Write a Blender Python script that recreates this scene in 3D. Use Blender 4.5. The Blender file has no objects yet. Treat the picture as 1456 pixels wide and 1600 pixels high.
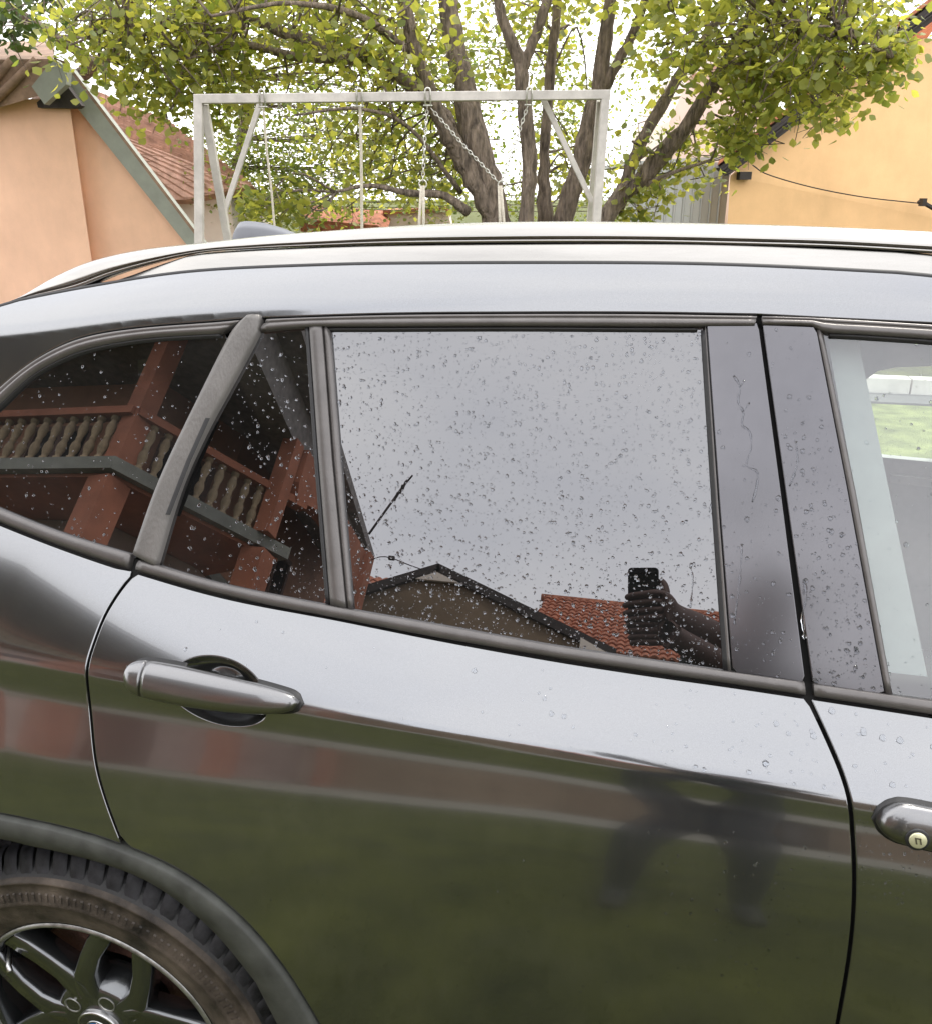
import bpy, math, random
import numpy as np
from mathutils import Vector, Matrix
from mathutils.geometry import delaunay_2d_cdt
random.seed(7); rng = np.random.default_rng(11)
scene = bpy.context.scene
R = math.radians
# ================================================================ camera, sky, sun, exposure
cam_d = bpy.data.cameras.new('camera'); cam = bpy.data.objects.new('camera', cam_d)
scene.collection.objects.link(cam); scene.camera = cam
cam.location = (0.0, -0.80, 1.60); cam.rotation_euler = (R(90-20.85), 0, R(13))
cam_d.sensor_fit = 'VERTICAL'; cam_d.sensor_height = 24; cam_d.lens = 24*1300/1600
cam_d.clip_start = 0.01; cam_d.clip_end = 2000
SUN_EL, SUN_AZ = R(58), R(28)                     # azimuth from +Y towards +X: behind the car
world = bpy.data.worlds.new('World'); scene.world = world; world.use_nodes = True
wn = world.node_tree.nodes; wl = world.node_tree.links; wn.clear()
wo = wn.new('ShaderNodeOutputWorld'); bg = wn.new('ShaderNodeBackground'); bg.inputs[1].default_value = 0.10
sky = wn.new('ShaderNodeTexSky'); sky.sky_type = 'NISHITA'; sky.sun_disc = False
sky.sun_elevation = SUN_EL; sky.sun_rotation = SUN_AZ; sky.air_density = 1.2; sky.dust_density = 3.0
tc = wn.new('ShaderNodeTexCoord'); mp = wn.new('ShaderNodeMapping'); mp.inputs['Scale'].default_value = (1.6, 1.6, 3.2)
nz = wn.new('ShaderNodeTexNoise'); nz.inputs['Scale'].default_value = 1.5; nz.inputs['Detail'].default_value = 5; nz.inputs['Roughness'].default_value = .5
cr = wn.new('ShaderNodeValToRGB')
cr.color_ramp.elements[0].position = .32; cr.color_ramp.elements[0].color = (.80, .805, .84, 1)
cr.color_ramp.elements[1].position = .70; cr.color_ramp.elements[1].color = (1.0, .985, .97, 1)
sc_ = wn.new('ShaderNodeVectorMath'); sc_.operation = 'SCALE'; sc_.inputs['Scale'].default_value = 17.2
mx = wn.new('ShaderNodeMix'); mx.data_type = 'RGBA'; mx.inputs[0].default_value = 0.88
wl.new(tc.outputs['Generated'], mp.inputs[0]); wl.new(mp.outputs[0], nz.inputs['Vector']); wl.new(nz.outputs[0], cr.inputs[0])
wl.new(cr.outputs[0], sc_.inputs[0]); wl.new(sky.outputs[0], mx.inputs[6]); wl.new(sc_.outputs[0], mx.inputs[7])
wl.new(mx.outputs[2], bg.inputs[0]); wl.new(bg.outputs[0], wo.inputs[0])
sd = bpy.data.lights.new('sun', 'SUN'); sd.energy = 1.4; sd.angle = R(12); sd.color = (1, .95, .86)
so = bpy.data.objects.new('sun', sd); scene.collection.objects.link(so)
so.rotation_euler = Vector((math.sin(SUN_AZ)*math.cos(SUN_EL), math.cos(SUN_AZ)*math.cos(SUN_EL), math.sin(SUN_EL))).to_track_quat('Z', 'Y').to_euler()
vs = scene.view_settings; vs.view_transform = 'Standard'; vs.look = 'None'; vs.exposure = 1.15; vs.gamma = 1.0
scene.cycles.max_bounces = 10; scene.cycles.transparent_max_bounces = 16; scene.cycles.glossy_bounces = 6
scene.cycles.use_denoising = True; scene.cycles.sample_clamp_indirect = 6
# ================================================================ helpers
COL = scene.collection
def link(o, parent=None, kind=None):
    COL.objects.link(o)
    if parent is not None:
        o.parent = parent
        o.matrix_parent_inverse = WM[parent.name].inverted() if parent.name in WM else Matrix()
    if kind: o['kind'] = kind
    return o
WM = {}
def thing(name, loc, label, cat, group=None):
    o = bpy.data.objects.new(name, None); o.empty_display_size = .2
    o.location = loc; COL.objects.link(o); WM[o.name] = Matrix.Translation(loc)
    o['label'] = label; o['category'] = cat
    if group: o['group'] = group
    return o
def tag(o, label, cat, group=None):
    o['label'] = label; o['category'] = cat
    if group: o['group'] = group
    return o
def mesh_data(name, V, F, mats, smooth=True, normals=None):
    me = bpy.data.meshes.new(name)
    me.from_pydata([tuple(map(float, v)) for v in V], [], [tuple(map(int, f)) for f in F])
    if not isinstance(mats, (list, tuple)): mats = [mats]
    for m in mats: me.materials.append(m)
    if smooth: me.polygons.foreach_set('use_smooth', [True]*len(me.polygons))
    me.update()
    if normals is not None: me.normals_split_custom_set_from_vertices([tuple(map(float, n)) for n in normals])
    return me
def mk(name, V, F, mat, parent=None, smooth=True, normals=None, kind=None, label=None):
    o = bpy.data.objects.new(name, mesh_data(name, V, F, mat, smooth, normals))
    link(o, parent, kind)
    if label: o['label'] = label
    return o
class MB:
    """collects simple solids into one mesh"""
    def __init__(s): s.V = []; s.F = []
    def add(s, V, F):
        b = len(s.V); s.V += [tuple(v) for v in V]; s.F += [tuple(i+b for i in f) for f in F]; return s
    def box(s, c, d, rz=0):
        x, y, z = d[0]/2, d[1]/2, d[2]/2; ca, sa = math.cos(rz), math.sin(rz)
        P = [(-x,-y,-z),(x,-y,-z),(x,y,-z),(-x,y,-z),(-x,-y,z),(x,-y,z),(x,y,z),(-x,y,z)]
        V = [(c[0]+p[0]*ca-p[1]*sa, c[1]+p[0]*sa+p[1]*ca, c[2]+p[2]) for p in P]
        return s.add(V, [(3,2,1,0),(4,5,6,7),(0,1,5,4),(1,2,6,5),(2,3,7,6),(3,0,4,7)])
    def prism(s, poly, vec):
        n = len(poly); V = [tuple(p) for p in poly]+[tuple(np.add(p, vec)) for p in poly]
        return s.add(V, [tuple(range(n))[::-1], tuple(range(n, 2*n))]+[(i, (i+1) % n, n+(i+1) % n, n+i) for i in range(n)])
    def tube(s, pts, rad, k=8, cap=True):
        pts = [Vector(p) for p in pts]; rad = [rad]*len(pts) if not hasattr(rad, '__len__') else rad
        V = []; ref = None
        for i, p in enumerate(pts):
            t = (pts[min(i+1, len(pts)-1)]-pts[max(i-1, 0)]).normalized()
            if ref is None: ref = t.orthogonal().normalized()
            ref = (ref-t*ref.dot(t)).normalized(); b = t.cross(ref)
            V += [tuple(p+(ref*math.cos(a)+b*math.sin(a))*rad[i]) for a in [2*math.pi*j/k for j in range(k)]]
        F = [(i*k+j, i*k+(j+1) % k, (i+1)*k+(j+1) % k, (i+1)*k+j) for i in range(len(pts)-1) for j in range(k)]
        if cap: F += [tuple(range(k))[::-1], tuple(range((len(pts)-1)*k, len(pts)*k))]
        return s.add(V, F)
    def lathe(s, prof, c, axis='Y', k=48, close=False, a0=0, a1=2*math.pi):
        V = []; full = abs(a1-a0-2*math.pi) < 1e-6; m = k if full else k+1
        for j in range(m):
            a = a0+(a1-a0)*j/k; ca, sa = math.cos(a), math.sin(a)
            for r, h in prof:
                V.append((c[0]+r*ca, c[1]+h, c[2]+r*sa) if axis == 'Y' else (c[0]+r*ca, c[1]+r*sa, c[2]+h))
        n = len(prof); F = []
        for j in range(k):
            j2 = (j+1) % m
            for i in range(n-1 if not close else n):
                i2 = (i+1) % n
                F.append((j*n+i, j2*n+i, j2*n+i2, j*n+i2) if axis == 'Y' else (j*n+i, j*n+i2, j2*n+i2, j2*n+i)[::-1])
        return s.add(V, F)
    def obj(s, name, mat, parent=None, smooth=False, kind=None, label=None):
        return mk(name, s.V, s.F, mat, parent, smooth, None, kind, label)
def resample(pts, n=None, d=None):
    P = np.array(pts, float); L = np.concatenate([[0], np.cumsum(np.linalg.norm(np.diff(P, axis=0), axis=1))])
    if n is None: n = max(2, int(L[-1]/d)+1)
    s = np.linspace(0, L[-1], n); return np.stack([np.interp(s, L, P[:, i]) for i in range(P.shape[1])], 1)
def spline(pts, k=8):
    P = [np.array(p, float) for p in pts]; P = [2*P[0]-P[1]]+P+[2*P[-1]-P[-2]]; out = []
    for i in range(1, len(P)-2):
        a, b, c, d = P[i-1], P[i], P[i+1], P[i+2]
        for t in np.linspace(0, 1, k, endpoint=False):
            out.append(.5*((2*b)+(-a+c)*t+(2*a-5*b+4*c-d)*t*t+(-a+3*b-3*c+d)*t**3))
    out.append(P[-2]); return np.array(out)
def inside(px, pz, poly):
    c = np.zeros(len(px), bool); n = len(poly)
    for i in range(n):
        x1, z1 = poly[i]; x2, z2 = poly[(i+1) % n]
        m = ((z1 > pz) != (z2 > pz)) & (px < (x2-x1)*(pz-z1)/((z2-z1) if z2 != z1 else 1e-12)+x1); c ^= m
    return c
def area2(P): return .5*float(np.sum(P[:, 0]*np.roll(P[:, 1], -1)-np.roll(P[:, 0], -1)*P[:, 1]))
def offs(poly, d):
    """shift an open polyline sideways by d (to the left of its direction)"""
    P = np.array(poly, float); t = np.gradient(P, axis=0); t /= np.linalg.norm(t, axis=1, keepdims=True)+1e-12
    return P+np.stack([-t[:, 1], t[:, 0]], 1)*d
# ---------------------------------------------------------------- materials
def nodes(name):
    m = bpy.data.materials.new(name); m.use_nodes = True; n = m.node_tree.nodes; l = m.node_tree.links
    return m, n, l, n['Principled BSDF']
def pm(name, col, rough=.6, metal=0., var=.15, scale=8., bump=0., bscale=60., spec=.5, coat=0., col2=None, dist=.01, stretch=None, detail=6, stain=0):
    m, n, l, b = nodes(name)
    b.inputs['Roughness'].default_value = rough; b.inputs['Metallic'].default_value = metal
    b.inputs['Specular IOR Level'].default_value = spec; b.inputs['Coat Weight'].default_value = coat
    t = n.new('ShaderNodeTexCoord'); src = t.outputs['Object']
    if stretch:
        mp = n.new('ShaderNodeMapping'); mp.inputs['Scale'].default_value = stretch; l.new(src, mp.inputs[0]); src = mp.outputs[0]
    z = n.new('ShaderNodeTexNoise'); z.inputs['Scale'].default_value = scale; z.inputs['Detail'].default_value = detail; z.inputs['Roughness'].default_value = .62
    l.new(src, z.inputs['Vector']); c = n.new('ShaderNodeValToRGB')
    a = [max(0, v*(1-var)) for v in col]; d = [min(1, v*(1+var)) for v in (col2 or col)]
    c.color_ramp.elements[0].position = .3; c.color_ramp.elements[1].position = .7
    c.color_ramp.elements[0].color = (*a, 1); c.color_ramp.elements[1].color = (*d, 1)
    l.new(z.outputs[0], c.inputs[0]); l.new(c.outputs[0], b.inputs['Base Color'])
    if stain:                                         # rain streaks and damp blotches
        mp3 = n.new('ShaderNodeMapping'); mp3.inputs['Scale'].default_value = (1.6, 1.6, .55); l.new(t.outputs['Object'], mp3.inputs[0])
        z3 = n.new('ShaderNodeTexNoise'); z3.inputs['Scale'].default_value = 1.3; z3.inputs['Detail'].default_value = 8; z3.inputs['Roughness'].default_value = .7; l.new(mp3.outputs[0], z3.inputs['Vector'])
        r3 = n.new('ShaderNodeMapRange'); r3.inputs[1].default_value = .45; r3.inputs[2].default_value = .75; r3.inputs[3].default_value = 1.0; r3.inputs[4].default_value = 1-stain; l.new(z3.outputs[0], r3.inputs[0])
        m3 = n.new('ShaderNodeVectorMath'); m3.operation = 'SCALE'; l.new(c.outputs[0], m3.inputs[0]); l.new(r3.outputs[0], m3.inputs['Scale']); l.new(m3.outputs[0], b.inputs['Base Color'])
    if bump:
        z2 = n.new('ShaderNodeTexNoise'); z2.inputs['Scale'].default_value = bscale; z2.inputs['Detail'].default_value = 4
        l.new(src, z2.inputs['Vector']); bp = n.new('ShaderNodeBump'); bp.inputs['Strength'].default_value = bump; bp.inputs['Distance'].default_value = dist
        l.new(z2.outputs[0], bp.inputs['Height']); l.new(bp.outputs[0], b.inputs['Normal'])
    return m
def paint(name, base=(.185, .189, .198), wet=()):
    """dark grey metallic with clear coat, thin film of dust broken by wet patches (x, z, half width, half height)"""
    m, n, l, b = nodes(name)
    b.inputs['Metallic'].default_value = .955; b.inputs['Roughness'].default_value = .15
    b.inputs['Coat Weight'].default_value = 1; b.inputs['Coat Roughness'].default_value = .03; b.inputs['Coat IOR'].default_value = 1.55
    t = n.new('ShaderNodeTexCoord')
    fl = n.new('ShaderNodeTexNoise'); fl.inputs['Scale'].default_value = 900; l.new(t.outputs['Object'], fl.inputs['Vector'])
    du = n.new('ShaderNodeTexNoise'); du.inputs['Scale'].default_value = 3.2; du.inputs['Detail'].default_value = 9; du.inputs['Roughness'].default_value = .65
    mp = n.new('ShaderNodeMapping'); mp.inputs['Scale'].default_value = (1, 1, 1.6); l.new(t.outputs['Object'], mp.inputs[0]); l.new(mp.outputs[0], du.inputs['Vector'])
    mc = n.new('ShaderNodeMix'); mc.data_type = 'RGBA'; l.new(fl.outputs[0], mc.inputs[0])
    mc.inputs[6].default_value = (*[v*.82 for v in base], 1); mc.inputs[7].default_value = (*[v*1.15 for v in base], 1)
    l.new(mc.outputs[2], b.inputs['Base Color'])
    rg = n.new('ShaderNodeMapRange'); rg.inputs[1].default_value = .35; rg.inputs[2].default_value = .72; rg.inputs[3].default_value = .003; rg.inputs[4].default_value = .030
    l.new(du.outputs[0], rg.inputs[0])
    dirt = n.new('ShaderNodeBsdfDiffuse'); dirt.inputs[0].default_value = (.30, .28, .20, 1)
    fs = n.new('ShaderNodeTexNoise'); fs.inputs['Scale'].default_value = 42; fs.inputs['Detail'].default_value = 6; fs.inputs['Roughness'].default_value = .7
    mp2 = n.new('ShaderNodeMapping'); mp2.inputs['Scale'].default_value = (1, 1, .45); l.new(t.outputs['Object'], mp2.inputs[0]); l.new(mp2.outputs[0], fs.inputs['Vector'])
    fr2 = n.new('ShaderNodeMapRange'); fr2.inputs[1].default_value = .35; fr2.inputs[2].default_value = .72; fr2.inputs[3].default_value = .45; fr2.inputs[4].default_value = 1.9; l.new(fs.outputs[0], fr2.inputs[0])
    fm = n.new('ShaderNodeMath'); fm.operation = 'MULTIPLY'; l.new(rg.outputs[0], fm.inputs[0]); l.new(fr2.outputs[0], fm.inputs[1])
    mix = n.new('ShaderNodeMixShader'); fac = fm.outputs[0]
    l.new(fac, mix.inputs[0]); l.new(b.outputs[0], mix.inputs[1]); l.new(dirt.outputs[0], mix.inputs[2])
    l.new(mix.outputs[0], n['Material Output'].inputs[0])
    cr2 = n.new('ShaderNodeMapRange'); cr2.inputs[1].default_value = .3; cr2.inputs[2].default_value = .75; cr2.inputs[3].default_value = .02; cr2.inputs[4].default_value = .07
    l.new(du.outputs[0], cr2.inputs[0]); l.new(cr2.outputs[0], b.inputs['Coat Roughness'])
    return m
def glass(name, tint, ior=1.5, boost=1.0, dust=.02, rough=0.0):
    """thin pane: mirror reflection by Fresnel (both faces), the rest passes tinted; a breath of dust"""
    m, n, l, b = nodes(name); n.remove(b)
    fr = n.new('ShaderNodeFresnel'); ge = n.new('ShaderNodeNewGeometry')   # same reflectance from both faces of the thin pane
    im = n.new('ShaderNodeMix'); im.data_type = 'FLOAT'; im.inputs[2].default_value = ior; im.inputs[3].default_value = 1/ior
    l.new(ge.outputs['Backfacing'], im.inputs[0]); l.new(im.outputs[0], fr.inputs[0])
    mu = n.new('ShaderNodeMath'); mu.operation = 'MULTIPLY'; mu.inputs[1].default_value = boost; mu.use_clamp = True
    l.new(fr.outputs[0], mu.inputs[0])
    gl = n.new('ShaderNodeBsdfGlossy'); gl.inputs['Roughness'].default_value = rough; gl.inputs[0].default_value = (.97, .97, 1, 1)
    tr = n.new('ShaderNodeBsdfTransparent'); tr.inputs[0].default_value = (*tint, 1)
    mix = n.new('ShaderNodeMixShader'); l.new(mu.outputs[0], mix.inputs[0]); l.new(tr.outputs[0], mix.inputs[1]); l.new(gl.outputs[0], mix.inputs[2])
    df = n.new('ShaderNodeBsdfDiffuse'); df.inputs[0].default_value = (.5, .5, .5, 1)
    t = n.new('ShaderNodeTexCoord'); z = n.new('ShaderNodeTexNoise'); z.inputs['Scale'].default_value = 7; z.inputs['Detail'].default_value = 8
    l.new(t.outputs['Object'], z.inputs['Vector'])
    rg = n.new('ShaderNodeMapRange'); rg.inputs[1].default_value = .3; rg.inputs[2].default_value = .75; rg.inputs[3].default_value = dust*.3; rg.inputs[4].default_value = dust*1.6
    l.new(z.outputs[0], rg.inputs[0])
    m2 = n.new('ShaderNodeMixShader'); l.new(rg.outputs[0], m2.inputs[0]); l.new(mix.outputs[0], m2.inputs[1]); l.new(df.outputs[0], m2.inputs[2])
    l.new(m2.outputs[0], n['Material Output'].inputs[0]); return m
def leaf_mat(name, c1, c2, tr=.45):
    m, n, l, b = nodes(name)
    oi = n.new('ShaderNodeNewGeometry'); c = n.new('ShaderNodeValToRGB')
    c.color_ramp.elements[0].color = (*c1, 1); c.color_ramp.elements[1].color = (*c2, 1)
    l.new(oi.outputs['Random Per Island'], c.inputs[0]); l.new(c.outputs[0], b.inputs['Base Color'])
    b.inputs['Roughness'].default_value = .45
    t = n.new('ShaderNodeBsdfTranslucent'); hs = n.new('ShaderNodeMix'); hs.data_type = 'RGBA'; hs.blend_type = 'MULTIPLY'; hs.inputs[0].default_value = 1
    hs.inputs[7].default_value = (2.2, 2.0, 1.0, 1); l.new(c.outputs[0], hs.inputs[6]); l.new(hs.outputs[2], t.inputs[0])
    mix = n.new('ShaderNodeMixShader'); mix.inputs[0].default_value = tr; l.new(b.outputs[0], mix.inputs[1]); l.new(t.outputs[0], mix.inputs[2])
    l.new(mix.outputs[0], n['Material Output'].inputs[0]); return m
M = {}
M['paint'] = paint('grey_metallic_paint')
M['trim'] = pm('satin_trim', (.105, .098, .095), .36, .5, .12, 30, .05, 400)
M['bar'] = pm('aged_pillar_plastic', (.125, .118, .112), .45, .25, .22, 14, .12, 300, stretch=(1, 1, .3))
M['rubber'] = pm('black_rubber', (.010, .010, .011), .55, 0, .3, 30)
M['black_gap'] = pm('dark_gap', (.004, .004, .004), .9, 0, .2, 10)
M['cladding'] = pm('black_plastic_cladding', (.042, .044, .039), .55, 0, .4, 22, .25, 700, dist=.002, spec=.3)
M['alu'] = pm('satin_aluminium', (.31, .30, .285), .27, 1, .14, 9, stretch=(.3, 1, 3))
M['far_glass'] = glass('far_clear_glass', (.85, .90, .88), 1.5, 1.0, .01)
M['privacy'] = glass('privacy_glass', (.035, .033, .034), 1.52, 3.75, .012)
M['clear'] = glass('clear_glass', (.87, .93, .91), 1.52, 2.3, .10)
M['pillar'] = pm('gloss_black_pillar', (.105, .103, .112), .16, .75, .15, 5, spec=1.0)
M['tyre'] = pm('tyre_rubber', (.016, .016, .017), .55, 0, .3, 40, .4, 300, dist=.002)
M['sidewall'] = pm('dusty_sidewall', (.018, .015, .013), .55, 0, .6, 14, .3, 350, dist=.002, col2=(.075, .060, .048), detail=10, spec=.3)
M['rim'] = pm('dark_gloss_rim', (.10, .105, .11), .24, .9, .15, 12, coat=1)
M['rimlip'] = pm('scuffed_rim_lip', (.28, .28, .27), .38, .85, .4, 60)
M['rust'] = pm('rusty_disc', (.09, .045, .035), .6, .5, .4, 40, .3, 200)
M['steel'] = pm('steel', (.45, .45, .45), .3, 1, .1, 30)
M['interior'] = pm('pale_interior_trim', (.58, .59, .58), .8, 0, .1, 20)
M['pillar_lining'] = pm('grey_pillar_lining', (.30, .32, .315), .8, 0, .1, 20)
M['seat'] = pm('grey_seat_fabric', (.16, .16, .165), .9, 0, .15, 60, .2, 500)
M['dark_int'] = pm('dark_interior', (.02, .02, .02), .8, 0, .2, 20)
# ---------------------------------------------------------------- car side surface: Y = S(x, z), near side faces -Y
TG = math.tan(math.radians(24.9))
YG0, ZG0 = 0.1433, 1.1621                       # a point of the side glass plane
YC = 0.016                                      # lateral position of the shoulder crease
_bx = np.array([-1.70, -1.30, -1.05, -0.91, -0.69, -0.546, -0.388, -0.10, 0.199, 0.333, 0.9, 1.5, 2.2, 2.9])
_bz = np.array([1.255, 1.222, 1.188, 1.158, 1.114, 1.094, 1.079, 1.0655, 1.0570, 1.0525, 1.035, 1.015, 0.93, 0.80])
_gx = np.array([-1.70, -1.40, -1.15, -0.98, -0.91, -0.81, -0.70, -0.55, -0.19, 0.11, 0.31, 0.7, 1.1, 1.5, 2.9])
_gz = np.array([1.330, 1.350, 1.380, 1.396, 1.402, 1.418, 1.433, 1.446, 1.462, 1.468, 1.464, 1.435, 1.36, 1.25, 1.0])
def _smooth_tab(xs, ys):
    X = np.linspace(xs[0], xs[-1], 921); Y = np.interp(X, xs, ys)
    k = np.hanning(61); k /= k.sum()
    return X, np.convolve(np.pad(Y, 30, mode='reflect', reflect_type='odd'), k, 'valid')
_BX, _BZ = _smooth_tab(_bx, _bz); _GX, _GZ = _smooth_tab(_gx, _gz)
def ZB(x): return np.interp(x, _BX, _BZ)        # lower edge of the belt moulding
def ZG(x): return np.interp(x, _GX, _GZ)        # gutter above the side windows
def YCf(x): return YC + 0.015*np.clip(-(np.asarray(x)+0.25)/0.6, 0, 1)**1.5
def ZC(x): return 0.9840 - 0.62*(YCf(x)-YC) - 0.0365*np.clip(x, -2, 1.2) - 0.10*np.clip(x-1.2, 0, 3)  # shoulder crease
_u = np.linspace(-0.05, 0.95, 1001)
_th = np.interp(_u, [-.05, 0, .016, .028, .040, .053, .066, .078, .095, .13, .17, .22, .30, .42, .56, .72, .95],
                    [3, 5, 8, 14.5, 19.5, 21.6, 20.2, 16.5, 13, 9.5, 6.5, 4, 1.5, -1, -3.5, -9, -20])
_I = np.concatenate([[0], np.cumsum(0.5*(np.tan(np.radians(_th[1:]))+np.tan(np.radians(_th[:-1])))*(_u[1]-_u[0]))])
_I -= np.interp(0.0, _u, _I)
CUPS = []                                       # handle recesses: (x, z, half length, half height, tilt, depth)
def S0(x, z):
    x = np.asarray(x, float); z = np.asarray(z, float)
    zb, zc, zg = ZB(x), ZC(x), ZG(x)
    taper = 0.34*np.clip(-(x+1.0), 0, 2)**2 + 0.11*np.clip(x-1.5, 0, 2)**2
    yb = YG0 + (zb-ZG0)*TG
    wx = np.interp(x, [-1.2, -.75, -.45, -.1, .3, 1.0], [1.75, 1.7, 1.4, 1.0, .8, 1.0]); yc = YCf(x); fx = np.interp(x, [-.5, .1, .4], [1.0, .975, .955])
    belly = yc - fx*wx*np.interp((zc-z)/wx, _u, _I)
    m = (yb-yc)/np.maximum(zb-zc, .02)
    t = (z-zc)/np.maximum(zb-zc, .02)
    sh = yc + (zb-zc)*m*(0.86*t + 0.14*np.maximum(t, 0)**2)
    k = 0.006
    d = (sh-belly)/k
    low = belly + k*np.logaddexp(0, d*2)/2
    glass = YG0 + (z-ZG0)*TG
    up = YG0 + (np.minimum(z, zg)-ZG0)*TG
    dz = np.clip(z-zg, 0, .2)
    up = up + .42*dz + 8.5*dz*dz
    w = np.clip((z-zb)/0.004+.5, 0, 1)
    return low*(1-w) + up*w + taper
def S(x, z):
    y = S0(x, z)
    for (cx, cz, a, b, tl, dep) in CUPS:
        dx, dz = x-cx, z-cz
        u = (dx*math.cos(tl)+dz*math.sin(tl))/a; v = (-dx*math.sin(tl)+dz*math.cos(tl))/b
        r = np.sqrt(u*u+v*v)
        y = y + dep*np.sin(.5*math.pi*np.clip((1-r)/.62, 0, 1))
    return y
def NRM(x, z, f=None):
    ex, ez = 6e-3, 1e-3
    sx = (S0(x+ex, z)-S0(x-ex, z))/(2*ex); sz = (S0(x, z+ez)-S0(x, z-ez))/(2*ez)
    if f is S:
        e = 2e-4; h = lambda a, b: S(a, b)-S0(a, b)
        sx = sx+(h(x+e, z)-h(x-e, z))/(2*e); sz = sz+(h(x, z+e)-h(x, z-e))/(2*e)
    n = np.stack([sx, -np.ones_like(sx), sz], -1)
    return n/np.linalg.norm(n, axis=-1, keepdims=True)
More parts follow.
